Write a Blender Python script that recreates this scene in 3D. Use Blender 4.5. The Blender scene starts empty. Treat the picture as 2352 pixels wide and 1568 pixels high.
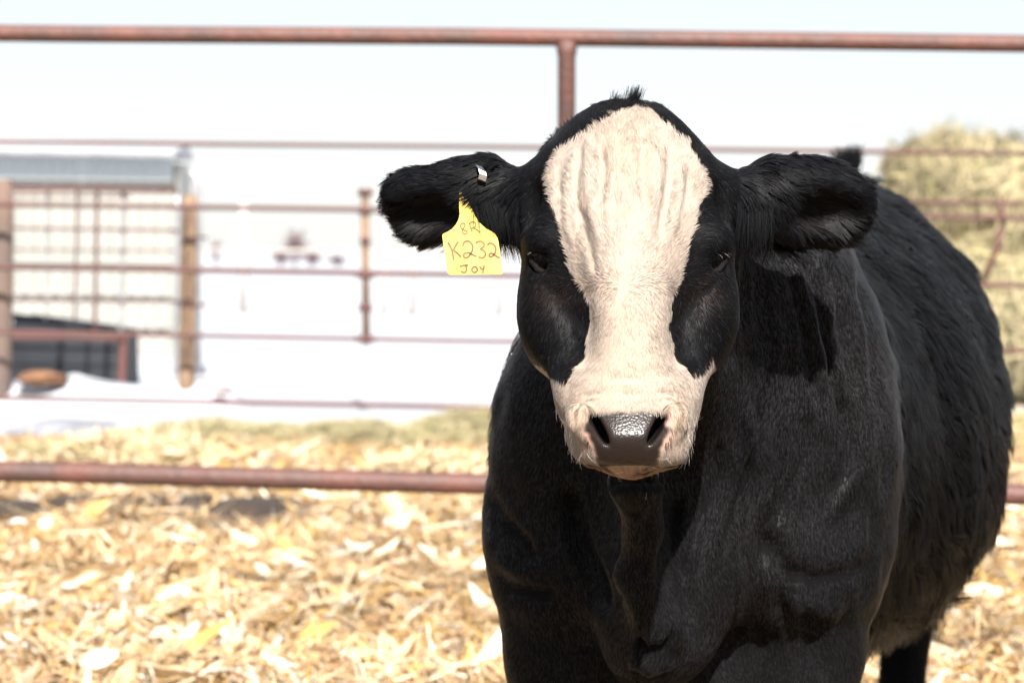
import bpy, bmesh, math, random
import numpy as np
from mathutils import Vector, Matrix
random.seed(7); rng = np.random.default_rng(11)
scene = bpy.context.scene

# ---------------------------------------------------------------- camera
CAM_H = 1.10; LENS = 85.0; FPX = 5554.0           # focal length in pixels of the 2352 px wide view
PITCH = math.radians(2.08); ROLL = math.radians(0.75)
cam_data = bpy.data.cameras.new('camera'); cam = bpy.data.objects.new('camera', cam_data)
scene.collection.objects.link(cam); scene.camera = cam
cam.location = (0, 0, CAM_H)
Fw = Vector((0, math.cos(PITCH), -math.sin(PITCH)))
R0 = Vector((1, 0, 0)); U0 = R0.cross(Fw)
Rt = (R0*math.cos(ROLL) + U0*math.sin(ROLL)).normalized(); Up = Rt.cross(Fw)
cam.matrix_world = Matrix(((Rt.x, Up.x, -Fw.x, 0), (Rt.y, Up.y, -Fw.y, 0), (Rt.z, Up.z, -Fw.z, CAM_H), (0, 0, 0, 1)))
cam_data.lens = LENS; cam_data.sensor_width = 36; cam_data.clip_end = 3000; cam_data.clip_start = 0.1
cam_data.dof.use_dof = True; cam_data.dof.focus_distance = 2.93; cam_data.dof.aperture_fstop = 6.2

# ---------------------------------------------------------------- world, sun, exposure
SUN_EL = 41.0; SUN_AZ = 5.0                        # the sun stands behind the camera, slightly to its right
world = bpy.data.worlds.new('World'); scene.world = world; world.use_nodes = True
nt = world.node_tree; bg = nt.nodes['Background']
sky = nt.nodes.new('ShaderNodeTexSky'); sky.sky_type = 'NISHITA'; sky.sun_disc = False
sky.sun_elevation = math.radians(SUN_EL); sky.sun_rotation = math.radians(180 - SUN_AZ)
sky.air_density = 1.0; sky.dust_density = 0.6; sky.ozone_density = 1.5; sky.altitude = 300
bg.inputs['Strength'].default_value = 0.052
veil = nt.nodes.new('ShaderNodeMix'); veil.data_type = 'RGBA'; veil.inputs[0].default_value = .7   # thin winter haze whitens the blue
veil.inputs[7].default_value = (7.8, 7.8, 8.1, 1)
nt.links.new(sky.outputs[0], veil.inputs[6]); nt.links.new(veil.outputs[2], bg.inputs['Color'])
sd = bpy.data.lights.new('sun', 'SUN'); sd.energy = 5.0; sd.angle = math.radians(0.6); sd.color = (1, 0.955, 0.89)
sun = bpy.data.objects.new('sun', sd); scene.collection.objects.link(sun)
to_sun = Vector((math.sin(math.radians(SUN_AZ))*math.cos(math.radians(SUN_EL)),
                 -math.cos(math.radians(SUN_AZ))*math.cos(math.radians(SUN_EL)), math.sin(math.radians(SUN_EL))))
sun.rotation_euler = to_sun.to_track_quat('Z', 'Y').to_euler()
scene.view_settings.view_transform = 'Standard'; scene.view_settings.look = 'None'
scene.view_settings.exposure = 1.36; scene.view_settings.gamma = 1; scene.view_settings.use_curve_mapping = False
cy = scene.cycles if hasattr(scene, 'cycles') else None
scene.render.engine = 'CYCLES'; cy = scene.cycles
cy.max_bounces = 6; cy.diffuse_bounces = 3; cy.glossy_bounces = 3; cy.transparent_max_bounces = 8
cy.use_denoising = True; cy.sample_clamp_indirect = 6
try: cy.denoiser = 'OPENIMAGEDENOISE'
except Exception: pass
scene.cycles_curves.shape = 'RIBBONS'; scene.cycles_curves.subdivisions = 2

FUR = True

# ---------------------------------------------------------------- helpers
def W(px, py, Y):
    """point of the place seen at (px, py) of the 2352x1568 view, at distance Y (metres)"""
    d = Fw + Rt*((px-1176)/FPX) + Up*((784-py)/FPX)
    k = Y/d.y
    return Vector((d.x*k, Y, CAM_H + d.z*k))
def project(P):
    """N x 3 world points -> N x 2 view coordinates"""
    q = P - np.array([0, 0, CAM_H])
    f = q@np.array(Fw); return np.stack([1176 + FPX*(q@np.array(Rt))/f, 784 - FPX*(q@np.array(Up))/f], 1)

def tag(o, label=None, cat=None, group=None, kind=None):
    if label: o['label'] = label
    if cat: o['category'] = cat
    if group: o['group'] = group
    if kind: o['kind'] = kind
    return o
def link(o, parent=None):
    scene.collection.objects.link(o)
    if parent is not None: o.parent = parent
    return o
def empty(name, loc=(0, 0, 0)):
    o = bpy.data.objects.new(name, None); o.location = loc; o.empty_display_size = 0.1
    return link(o)
def mesh_obj(name, verts, faces, mat=None, parent=None, smooth=False):
    me = bpy.data.meshes.new(name)
    verts = np.asarray(verts, dtype=np.float32).reshape(-1, 3)
    if isinstance(faces, np.ndarray):
        n, k = faces.shape
        me.vertices.add(len(verts)); me.vertices.foreach_set('co', verts.ravel())
        me.loops.add(n*k); me.loops.foreach_set('vertex_index', faces.astype(np.int32).ravel())
        me.polygons.add(n); me.polygons.foreach_set('loop_start', np.arange(0, n*k, k, dtype=np.int32))
        me.update(calc_edges=True); me.validate()
    else:
        me.from_pydata([tuple(v) for v in verts.tolist()], [], faces)
        me.update()
    if mat: me.materials.append(mat)
    if smooth: me.polygons.foreach_set('use_smooth', np.ones(len(me.polygons), dtype=bool))
    o = bpy.data.objects.new(name, me)
    return link(o, parent)

class MB:                                           # a small mesh builder
    def __init__(s): s.v = []; s.f = []
    def add(s, v, f):
        b = len(s.v); s.v += [tuple(x) for x in v]; s.f += [tuple(i+b for i in q) for q in f]
    def tube(s, pts, r, n=14, caps=True):
        pts = [Vector(p) for p in pts]; rs = r if isinstance(r, (list, tuple)) else [r]*len(pts)
        V = []; F = []; prev = None
        for i, p in enumerate(pts):
            t = (pts[min(i+1, len(pts)-1)] - pts[max(i-1, 0)]).normalized()
            a = prev if prev is not None else (Vector((0, 0, 1)) if abs(t.z) < .9 else Vector((1, 0, 0)))
            u = (a - t*a.dot(t)).normalized(); w = t.cross(u); prev = u
            for k in range(n):
                th = 2*math.pi*k/n; V.append(p + u*rs[i]*math.cos(th) + w*rs[i]*math.sin(th))
        for i in range(len(pts)-1):
            for k in range(n):
                F.append((i*n+k, i*n+(k+1) % n, (i+1)*n+(k+1) % n, (i+1)*n+k))
        if caps: F.append(tuple(range(n-1, -1, -1))); F.append(tuple((len(pts)-1)*n+k for k in range(n)))
        s.add(V, F); return s
    def box(s, c, h, ax=None, bev=0):
        c = Vector(c); ax = ax or (Vector((1, 0, 0)), Vector((0, 1, 0)), Vector((0, 0, 1)))
        V = [c + ax[0]*h[0]*i + ax[1]*h[1]*j + ax[2]*h[2]*k for i in (-1, 1) for j in (-1, 1) for k in (-1, 1)]
        s.add(V, [(0, 1, 3, 2), (4, 6, 7, 5), (0, 4, 5, 1), (2, 3, 7, 6), (0, 2, 6, 4), (1, 5, 7, 3)]); return s
    def build(s, name, mat, parent=None, smooth=False): return mesh_obj(name, s.v, s.f, mat, parent, smooth)

_N = rng.random((33, 33, 33)).astype(np.float32)
def noise(P, scale, seed=0):
    """smooth value noise in -1..1 at N x 3 points"""
    p = (np.asarray(P, dtype=np.float64)/scale + seed*17.37) % 32.0
    i = np.floor(p).astype(int); f = p - i; f = f*f*(3-2*f); j = (i+1) % 32; i = i % 32
    x0, y0, z0 = i.T; x1, y1, z1 = j.T; fx, fy, fz = f.T
    c = lambda a, b, d: _N[a, b, d]
    a = (c(x0, y0, z0)*(1-fx)+c(x1, y0, z0)*fx)*(1-fy) + (c(x0, y1, z0)*(1-fx)+c(x1, y1, z0)*fx)*fy
    b = (c(x0, y0, z1)*(1-fx)+c(x1, y0, z1)*fx)*(1-fy) + (c(x0, y1, z1)*(1-fx)+c(x1, y1, z1)*fx)*fy
    return 2*(a*(1-fz)+b*fz)-1

def mat(name, col=(.5, .5, .5), rough=.6, metal=0, spec=.5, noise_scale=None, noise_amt=.0, bump=0, bump_scale=200, col2=None):
    m = bpy.data.materials.new(name); m.use_nodes = True; n = m.node_tree.nodes; l = m.node_tree.links
    b = n['Principled BSDF']; b.inputs['Base Color'].default_value = (*col, 1); b.inputs['Roughness'].default_value = rough
    b.inputs['Metallic'].default_value = metal; b.inputs['Specular IOR Level'].default_value = spec
    if noise_scale or bump:
        tc = n.new('ShaderNodeTexCoord')
    if noise_scale:
        nz = n.new('ShaderNodeTexNoise'); nz.inputs['Scale'].default_value = noise_scale; nz.inputs['Detail'].default_value = 6
        l.new(tc.outputs['Object'], nz.inputs['Vector'])
        rp = n.new('ShaderNodeValToRGB'); rp.color_ramp.elements[0].position = .35; rp.color_ramp.elements[1].position = .68
        c2 = col2 or tuple(c*(1-noise_amt) for c in col)
        rp.color_ramp.elements[0].color = (*c2, 1); rp.color_ramp.elements[1].color = (*col, 1)
        l.new(nz.outputs['Fac'], rp.inputs[0]); l.new(rp.outputs[0], b.inputs['Base Color'])
    if bump:
        nb = n.new('ShaderNodeTexNoise'); nb.inputs['Scale'].default_value = bump_scale; nb.inputs['Detail'].default_value = 5
        l.new(tc.outputs['Object'], nb.inputs['Vector'])
        bp = n.new('ShaderNodeBump'); bp.inputs['Strength'].default_value = bump; bp.inputs['Distance'].default_value = .01
        l.new(nb.outputs['Fac'], bp.inputs['Height']); l.new(bp.outputs[0], b.inputs['Normal'])
    return m

# ================================================================ SETTING
GROUND = lambda X, Y: .035*noise(np.stack([X, Y, 0*X], -1).reshape(-1, 3), 1.3, 41).reshape(np.shape(X)) + .02*noise(np.stack([X, Y, 0*X], -1).reshape(-1, 3), .45, 42).reshape(np.shape(X))
def grid_mesh(name, xs, ys, hf, m, kind='structure', parent=None):
    X, Y = np.meshgrid(xs, ys, indexing='ij'); Z = hf(X, Y)
    nx, ny = X.shape; v = np.stack([X, Y, Z], -1).reshape(-1, 3)
    i, j = np.meshgrid(np.arange(nx-1), np.arange(ny-1), indexing='ij'); a = (i*ny+j).ravel()
    return tag(mesh_obj(name, v, np.stack([a, a+ny, a+ny+1, a+1], 1), m, parent, True), kind=kind)
m_dirt = mat('yard_dirt', (.17, .115, .065), .9, noise_scale=3, col2=(.05, .04, .032), bump=.6, bump_scale=30)
m_snow = mat('snow', (.385, .40, .435), .55, bump=.25, bump_scale=5)
m_snow_shade = mat('shade_tinted_snow', (.28, .29, .325), .6, noise_scale=2.6, col2=(.13, .135, .15), bump=.4, bump_scale=8)  # blue-grey shade of the low snow put into its colour
edge = lambda X: 14.3 + .35*np.sin(X*1.7+.5) + .2*np.sin(X*4.1)
def sst(x, a, b): t = np.clip((x-a)/(b-a), 0, 1); return t*t*(3-2*t)
def ground_h(X, Y): return GROUND(X, Y) - .15*sst(Y, edge(X)-.3, edge(X)+.6)
grid_mesh('ground', np.concatenate([[-1500, -300, -60, -20], np.linspace(-9, 10, 160), [20, 60, 300, 1500]]), np.concatenate([[-1500, -300, -60, -15], np.linspace(-2, 16.5, 160)]), ground_h, m_dirt)
def snow_h(X, Y):
    P = np.stack([X, Y, 0*X], -1).reshape(-1, 3); r = .02 + .03*noise(P, 1.6, 51).reshape(X.shape) - .16*(1-sst(Y, edge(X)-.4, edge(X)+.2))
    return r*np.clip(30/np.maximum(Y, 1), 0, 1)
grid_mesh('snow_field', np.concatenate([np.linspace(-1500, -40, 12), np.linspace(-30, 30, 130), np.linspace(40, 1500, 12)]),
          np.concatenate([np.linspace(13.4, 30, 60), np.geomspace(31, 2600, 30)]), snow_h, m_snow)

# --- snow bank ploughed up along the far fence
def bank(name, pts, Y, wid, m, seed):
    """ridge whose crest passes through the view points"""
    c = [W(x, y, Y) for x, y in pts]; xs = np.linspace(c[0].x, c[-1].x, 90); hz = np.interp(xs, [p.x for p in c], [p.z for p in c])
    us = np.linspace(-1, 1, 26); X, U = np.meshgrid(xs, us, indexing='ij'); ed = np.clip(np.minimum(xs-xs[0], xs[-1]-xs)/.35, 0, 1)**.5
    P = np.stack([X, U*wid+Y, 0*X], -1).reshape(-1, 3)
    Z = (hz*ed)[:, None]*np.clip(1-U**2, 0, 1)**.8 + .035*noise(P, .22, seed).reshape(X.shape)*(1-U**2) + .03*noise(P, .5, seed+1).reshape(X.shape) - .05
    n, k = X.shape; i, j = np.meshgrid(np.arange(n-1), np.arange(k-1), indexing='ij'); a = (i*k+j).ravel()
    return mesh_obj(name, np.stack([X, U*wid+Y, Z], -1).reshape(-1, 3), np.stack([a, a+k, a+k+1, a+1], 1), m, None, True)
tag(bank('snow_bank', [(-500, 850), (-100, 842), (20, 850), (110, 862), (170, 840), (260, 858), (330, 868), (400, 850), (470, 838), (530, 868), (580, 905), (640, 925)], 16.1, .42, m_snow, 61), kind='structure')
tag(bank('shade_tinted_snow', [(-300, 975), (0, 955), (200, 952), (420, 958), (700, 966), (1000, 970), (1250, 975)], 14.9, .55, m_snow_shade, 64), kind='structure')  # low snow ridge, its shade carried by the material colour

# --- pipe fences
m_rust = mat('rusty_pipe', (.125, .046, .034), .6, noise_scale=7, col2=(.070, .038, .032), bump=.5, bump_scale=45)
m_rust2 = mat('dull_rusty_pipe', (.100, .036, .029), .7, noise_scale=3, col2=(.08, .042, .036))
m_steel = mat('grey_steel', (.42, .42, .43), .45, .6, noise_scale=4, noise_amt=.3)
m_wood2 = mat('dark_post', (.15, .100, .075), .85, noise_scale=2.5, col2=(.10, .075, .065))
m_wood = mat('weathered_post', (.25, .165, .10), .85, noise_scale=6, col2=(.12, .075, .05), bump=.6, bump_scale=25)
def pipe(name, a, b, r, m, parent, n=18):
    k = 9; pts = [a.lerp(b, i/(k-1)) for i in range(k)]
    pts = [p + Vector((0, 0, .0035*math.sin(i*1.9+p.z*7)*(r/.03))) for i, p in enumerate(pts)]
    return MB().tube(pts, r, n).build(name, m, parent, True)
NF = 7.4
fence = tag(empty('pipe_fence', (.18, NF, 0)), 'heavy rust red pipe fence with two thick rails running right behind the cow', 'fence')
finv = Matrix.Translation(-Vector(fence.location))
def under(o, root): o.parent = root; o.matrix_parent_inverse = Matrix.Translation(-Vector(root.location)); return o
def ext(p, q, a, b):                                  # lengthen a rail beyond the view
    return p.lerp(q, a), p.lerp(q, b)
tl, tr = W(0, 75, NF+.1), W(2352, 100, NF-.05); bl, br_ = W(0, 1084, NF+.1), W(2352, 1137, NF-.05)
a, b_ = ext(tl, tr, -1.0, 1.9); under(pipe('rail', a, b_, .0265, m_rust, None), fence)
a, b_ = ext(bl, br_, -1.0, 1.9); under(pipe('rail', a, b_, .0330, m_rust, None), fence)
for x in (-2300, 1314, 4150):
    t = (x-0)/2352; p = tl.lerp(tr, t); q = bl.lerp(br_, t); g = Vector((q.x+.004, q.y, -.25)); p = Vector((p.x, p.y+.002, p.z-.012))
    mb_ = MB().tube([p + Vector((0, 0, .004)), p - Vector((0, 0, .03)), p-Vector((0, 0, .045)), g], [.034, .031, .0275, .0275], 18); o = mb_.build('post', m_rust, None, True); under(o, fence)
    o = MB().tube([q+Vector((0, 0, .05)), q+Vector((0, 0, .036)), q-Vector((0, 0, .036)), q-Vector((0, 0, .05))], [.028, .033, .033, .028], 18).build('weld_collar', m_rust, None, True); under(o, fence)

FF = 15.6
far = tag(empty('rail_fence', (W(437, 800, FF).x, FF, 0)), 'thin five rail rusty fence far behind, along the edge of the snow', 'fence')
for y0, y1, r in ((325, 352, .0155), (470, 501, .0175), (612, 655, .019), (762, 806, .0150), (913, 962, .0175)):
    a, b_ = ext(W(0, y0, FF), W(2352, y1, FF), -.45, 1.35); under(pipe('rail', a, b_, r, m_rust2, None, 12), far)
for x, top, r, m_ in ((8, 412, .075, m_wood2), (437, 448, .054, m_wood), (-500, 420, .06, m_wood), (1600, 455, .054, m_wood), (2700, 440, .06, m_wood)):
    p = W(x, top, FF+.30); g = Vector((p.x-.02, FF+.30, -.2)); k = 8
    pts = [p.lerp(g, i/(k-1)) for i in range(k)]; rs = [r*.85] + [r*(1+.04*math.sin(i*2.3+x)) for i in range(1, k)]
    under(MB().tube(pts, rs, 12).build('post', m_, None, True), far)
    if x in (10, 437):
        for y in (478, 545, 617, 700, 772):           # wire and bolt plates at the rails
            c = W(x+3, y, FF+.02); under(MB().tube([c+Vector((-r*1.08, .30, 0)), c+Vector((-r*.9, .0, 0)), c+Vector((0, -.02, 0)), c+Vector((r*.9, .0, 0)), c+Vector((r*1.08, .30, 0))], .009, 8).build('bracket', m_rust2, None, True), far)
p = W(838, 434, FF+.03); q = W(841, 792, FF+.03)      # hanging stay with clamps
under(MB().tube([p, q], .027, 12).build('stay', m_wood, None, True), far)
for y, hw in ((441, .05), (484, .045), (552, .03), (631, .06), (706, .045), (778, .065)):
    c = W(839, y, FF); under(MB().tube([c-Vector((hw, 0, 0)), c+Vector((hw, 0, 0))], .022, 10).build('clamp', m_rust2, None, True), far)

gate = tag(empty('corral_panel', (W(280, 800, 17.9).x, 17.9, 0)), 'rusty corral panel with thin uprights in front of the cream shed wall', 'gate')
GD = 17.9
for (x0, y0, x1, y1, r) in ((-250, 431, 408, 437, .020), (-250, 448, 300, 452, .009), (-250, 520, 408, 529, .011), (-250, 571, 400, 576, .007), (-250, 687, 412, 692, .010), (-250, 768, 286, 776, .028)):
    under(pipe('rail', W(x0, y0, GD), W(x1, y1, GD), r, m_rust2, None, 10), gate)
for (x, y0, y1, r, m_) in ((110, 425, 735, .009, m_steel), (177, 425, 735, .011, m_rust2), (224, 425, 770, .015, m_rust2), (283, 440, 770, .017, m_steel), (284, 770, 900, .034, m_rust2), (408, 430, 900, .02, m_steel), (-230, 420, 900, .04, m_rust2)):
    a = W(x, y0, GD+.035); b_ = W(x-6 if x > 0 else x, y1, GD+.035); under(pipe('upright', a, b_, r, m_, None, 10), gate)

c0, c1 = W(2080, 464, FF+.1), W(2900, 474, FF+.1); under(pipe('rail', c0, c1, .016, m_rust2, None, 10), far)
under(MB().tube([W(2303, 462, FF+.06), W(2300, 505, FF+.04)], .02, 8).build('upright', m_rust2, None, True), far)
under(MB().tube([W(2306, 500, FF+.05), W(2290, 570, FF+.05), W(2258, 648, FF+.05)], .02, 8).build('brace', m_rust2, None, True), far)
# more distant posts and rails, far out in the snow
m_pale = mat('haze_pale_fence', (.42, .38, .36), .8)  # distance haze on the far fence put into its colour
DF = 42
df = tag(empty('distant_fence', (W(560, 700, DF).x, DF, 0)), 'pale distant post and rail fence across the snow, beyond the rail fence', 'fence')
for x, y0, w in ((560, 430, .11), (885, 525, .07), (952, 470, .08), (1150, 500, .08), (1500, 470, .1), (1800, 470, .1)):
    a = W(x, y0, DF); under(MB().tube([a, Vector((a.x, DF, -.1))], w*.75, 8).build('post', m_pale, None, True), df)
for y0, y1, r in ((436, 444, .02), (574, 590, .028), (702, 718, .016)):
    under(pipe('rail', W(430, y0, DF), W(2000, y1, DF), r, m_pale, None, 8), df)
wl = tag(MB().tube([W(430, 392, 20), W(448, 402, 20), W(455, 430, 20), W(455, 905, 20)], .03, 10).build('bent_pipe', m_steel, None, True),
         'pale bent pipe standing beside the corner post near the shed', 'pipe')

# --- metal shed on the left
m_roofsnow = mat('roof_snow', (.32, .33, .35), .6)
m_blue = mat('blue_grey_sheet', (.50, .55, .57), .5, .0)
m_cream = mat('cream_sheet', (.30, .297, .27), .55, noise_scale=1.5, noise_amt=.12)
m_dark = mat('dark_gap', (.10, .10, .10), .8)
SD = 24.0
shed = tag(empty('shed', (W(100, 820, SD).x, SD, 0)), 'long low cream metal shed with a snow covered roof, left behind the fences', 'shed')
xr = W(398, 500, SD).x; xl = xr - 9.0; zt = W(400, 412, SD).z; ze0 = W(0, 345, SD).z; ze1 = W(398, 360, SD).z
def sheet(name, x0, x1, z0, z1, y, m, rib=.03, pitch=.15):
    v = []; xs = []; x = x0
    while x < x1-1e-4:
        for dx, dy in ((0, 0), (.55*pitch, 0), (.65*pitch, -rib), (.9*pitch, -rib)):
            if x+dx < x1: xs.append((x+dx, dy))
        x += pitch
    xs.append((x1, 0)); V = [(a_, y+d, z0) for a_, d in xs] + [(a_, y+d, z1) for a_, d in xs] + [(x0, y+.03, z0), (x1, y+.03, z0), (x1, y+.03, z1), (x0, y+.03, z1)]
    n_ = len(xs); F = [(i, i+1, n_+i+1, n_+i) for i in range(n_-1)] + [(2*n_+1, 2*n_, 2*n_+3, 2*n_+2)]
    return under(mesh_obj(name, V, F, m), shed)
k = 0; x = xl
while x < xr-.05:
    x2 = min(x+.9, xr); sheet('wall_panel', x, x2-.012, -.1, zt-.02, SD + (.004 if k % 2 else 0), m_cream)
    zz = ze0 + (ze1-ze0)*(x-W(0, 345, SD).x)/(xr-W(0, 345, SD).x); sheet('header_panel', x, x2-.010, zt, zz, SD-.05, m_blue, .02, .12); x = x2; k += 1
for y in (596, 668, 742):
    z = W(100, y, SD).z; under(MB().box(((xl+xr)/2, SD-.045, z), ((xr-xl)/2, .012, .03)).build('girt_trim', m_cream, None), shed)
under(MB().box((xr+.02, SD+.45, ze1/2-.03), (.03, .45, ze1/2-.03)).build('end_wall', m_cream, None), shed)
zr0 = W(0, 272, SD+3).z; zr1 = W(400, 300, SD+3).z; z0 = ze0 - (ze1-ze0)*1.3
V = [(xl, SD-.35, ze0+.06), (xr+.06, SD-.35, ze1-.01), (xr+.06, SD+.5, ze1+.10), (xl, SD+.5, ze0+.35), (xr+.06, SD+1.0, ze1), (xl, SD+1.0, ze0)]
Vt = V + [(x_, y_, z_+.05) for x_, y_, z_ in V]
under(mesh_obj('roof', Vt, [(0, 3, 2, 1), (3, 5, 4, 2), (6, 7, 8, 9), (9, 8, 10, 11), (0, 1, 7, 6), (1, 2, 8, 7), (2, 4, 10, 8), (4, 5, 11, 10), (5, 3, 9, 11), (3, 0, 6, 9), (1, 4, 2), (0, 3, 5)], m_roofsnow), shed)
under(MB().tube([(xl, SD-.37, ze0+.05), (xr+.06, SD-.37, ze1-.02)], .02, 8).build('eave_trim', m_steel, None, True), shed)

# --- black feed bunk in front of the shed
m_black = mat('black_plastic', (.006, .007, .011), .55, spec=.15, noise_scale=1.2, col2=(.025, .028, .034), bump=.2, bump_scale=6)
TD = 18.9; P0 = [W(8, 848, TD), W(287, 872, TD), W(284, 758, TD+.1), W(30, 726, TD+.1)]
bk = tag(empty('feed_bunk', (P0[0].x+.4, TD+.3, 0)), 'black plastic feed bunk lying behind the snow bank, left by the shed', 'feed bunk')
z0 = -.02; a, b_, c, d = [Vector(p) for p in P0]; a.z = b_.z = z0; dz = Vector((0, .75, .0))
mbk = MB(); ins_ = .06
rim = [d, c, c+dz, d+dz]; lo = [a, b_, b_+dz, a+dz]
inn = [d+Vector((ins_, ins_, 0)), c+Vector((-ins_, ins_, 0)), c+dz+Vector((-ins_, -ins_, 0)), d+dz+Vector((ins_, -ins_, 0))]; low = [p-Vector((0, 0, .35)) for p in inn]
mbk.add(lo+rim+inn+low, [(0, 1, 5, 4), (1, 2, 6, 5), (2, 3, 7, 6), (3, 0, 4, 7), (4, 5, 9, 8), (5, 6, 10, 9), (6, 7, 11, 10), (7, 4, 8, 11), (8, 9, 13, 12), (9, 10, 14, 13), (10, 11, 15, 14), (11, 8, 12, 15), (12, 13, 14, 15), (3, 2, 1, 0)])
o = mbk.build('tub', m_black, None); under(o, bk); bv = o.modifiers.new('b', 'BEVEL'); bv.width = .03; bv.segments = 3
for t in (.45,):
    p = a.lerp(b_, t); q = d.lerp(c, t); under(MB().tube([p-Vector((0, .01, 0)), q-Vector((0, .01, .01))], .022, 8).build('rib', m_black, None, True), bk)
under(MB().tube([d+Vector((0, -.01, .0)), c+Vector((0, -.01, 0))], .025, 10).build('rim', m_black, None, True), bk)

def lump(name, c, r, m, seed, amt=.25, sub=4, label=None, cat=None, kind=None, parent=None):
    bm = bmesh.new(); bmesh.ops.create_icosphere(bm, subdivisions=sub, radius=1)
    P = np.array([v.co for v in bm.verts]); n_ = noise(P+seed, .6, seed)*amt + noise(P+seed, .25, seed+1)*amt*.5
    for v, k_ in zip(bm.verts, n_): v.co = Vector((v.co.x*r[0], v.co.y*r[1], v.co.z*r[2]))*(1+float(k_))
    me = bpy.data.meshes.new(name); bm.to_mesh(me); bm.free(); me.materials.append(m)
    for p_ in me.polygons: p_.use_smooth = True
    o_ = link(bpy.data.objects.new(name, me)); o_.location = c; tag(o_, label, cat, None, kind); return o_
m_clod = mat('brown_clod', (.20, .10, .05), .95, noise_scale=4, col2=(.10, .05, .03), bump=.6, bump_scale=12)
lump('dirt_clod', W(95, 868, 15.85), (.16, .12, .05), m_clod, 3, label='large brown dirt clod on the face of the snow bank', cat='dirt clod')
lump('dirt_clod', W(508, 900, 15.75), (.06, .06, .014), m_clod, 5, label='small brown dirt clod at the right foot of the snow bank', cat='dirt clod')

# --- low trees on the horizon
m_twig = mat('bare_twigs', (.13, .085, .085), .9)
def bare_tree(px_, h_px, w_px, D_, label, n_):
    base = W(px_, 590, D_); base.z = 0; H_ = h_px/FPX*D_; w_ = w_px/FPX*D_
    t = tag(empty('bare_tree', base), label, 'tree', 'bare trees along the horizon')
    mt = MB(); mc = MB(); rr = random.Random(n_)
    hh = (1.1 + h_px/FPX*D_ - 1.1)
    under(mt.tube([base-Vector((0, 0, .2)), base+Vector((0, 0, H_*.5)), base+Vector((.05*w_, 0, H_*.9))], [w_*.045, w_*.03, w_*.01], 6).build('trunk', m_twig, None, True), t)
    for i in range(n_*10):
        z1 = rr.uniform(.1, .7)*H_; a_ = rr.uniform(0, 6.28); L_ = rr.uniform(.25, .55)*w_*(1.1-z1/H_*.6)
        p0 = base+Vector((0, 0, z1)); p1 = p0+Vector((math.cos(a_)*L_, math.sin(a_)*L_, rr.uniform(.1, .45)*H_)); mc.tube([p0, p0.lerp(p1, .5)+Vector((0, 0, .03*H_)), p1], [w_*.012, w_*.009, w_*.004], 4, False)
        for _ in range(4):
            q0 = p0.lerp(p1, rr.uniform(.4, 1)); mc.tube([q0, q0+Vector((rr.uniform(-1, 1), rr.uniform(-1, 1), rr.uniform(0, 1)))*.14*w_], w_*.006, 3, False)
    under(mc.build('crown', m_twig, None), t)
bare_tree(678, 85, 70, 160, 'bushy bare tree on the snowy horizon, left of the hanging stay', 9)
bare_tree(643, 42, 60, 165, 'low bare tree just left of the bushy one on the horizon', 8)
bare_tree(715, 40, 60, 165, 'low bare tree just right of the bushy one on the horizon', 8)
bare_tree(497, 66, 40, 150, 'slim bare tree on the horizon, just right of the wooden corner post', 6)
bare_tree(775, 26, 60, 170, 'flat scrubby bare tree on the horizon, close to the hanging stay', 6)

# --- hay bales on the right
m_hay = bpy.data.materials.new('hay'); m_hay.use_nodes = True
_n = m_hay.node_tree.nodes; _l = m_hay.node_tree.links; _b = _n['Principled BSDF']; _b.inputs['Roughness'].default_value = .8; _b.inputs['Specular IOR Level'].default_value = .25
_a = _n.new('ShaderNodeAttribute'); _a.attribute_name = 'tint'; _l.new(_a.outputs['Color'], _b.inputs['Base Color'])
m_bale = mat('bale_core', (.22, .185, .10), .95, noise_scale=5, col2=(.07, .06, .035), bump=1, bump_scale=18)
def strips(name, P, T, N_, L_, Wd, Cc, m=m_hay, parent=None, curl=.2, label=None, kind='stuff', seg=2, flut=.0):
    """many bent flat strips: P centres, T directions, N_ face normals, L_ lengths, Wd widths, Cc colours"""
    n_ = len(P); S = np.cross(N_, T); S /= np.maximum(np.linalg.norm(S, axis=1), 1e-9)[:, None]
    k_ = seg+1; Vv = np.zeros((n_, k_, 2, 3)); cu = (rng.random(n_)-.3)*curl; tw = (rng.random(n_)-.5)*flut
    for i in range(k_):
        t = i/seg-.5; wv = Wd*(1-.75*abs(2*t)**2.2)
        c_ = P + T*(L_*t)[:, None] + N_*(L_*cu*(4*t*t-.6)*.5)[:, None] + S*(L_*tw*t*t)[:, None]
        sd_ = S + N_*(np.sin(t*3+cu*20)*.5)[:, None]
        Vv[:, i, 0] = c_ - sd_*(wv/2)[:, None]; Vv[:, i, 1] = c_ + sd_*(wv/2)[:, None]
    b0 = np.arange(n_)*k_*2; F_ = np.concatenate([np.stack([b0+2*i, b0+2*i+1, b0+2*i+3, b0+2*i+2], 1) for i in range(seg)])
    o_ = mesh_obj(name, Vv.reshape(-1, 3), F_, m, parent)
    col_ = np.ones((n_*k_*2, 4), dtype=np.float32); col_[:, :3] = np.repeat(Cc, k_*2, axis=0)
    ca_ = o_.data.color_attributes.new('tint', 'FLOAT_COLOR', 'POINT'); ca_.data.foreach_set('color', col_.ravel())
    if kind: o_['kind'] = kind
    return o_
def unit(a): return a/np.maximum(np.linalg.norm(a, axis=-1, keepdims=True), 1e-9)
def hay_colours(n_, base=(.46, .41, .24)):
    c_ = np.array(base)*(1+.35*(rng.random((n_, 1))-.5)); g_ = rng.random(n_) < .3; c_[g_] *= np.array([.84, .92, .74]); d_ = rng.random(n_) < .15; c_[d_] *= np.array([1.3, 1.25, 1.2]); return c_
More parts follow.
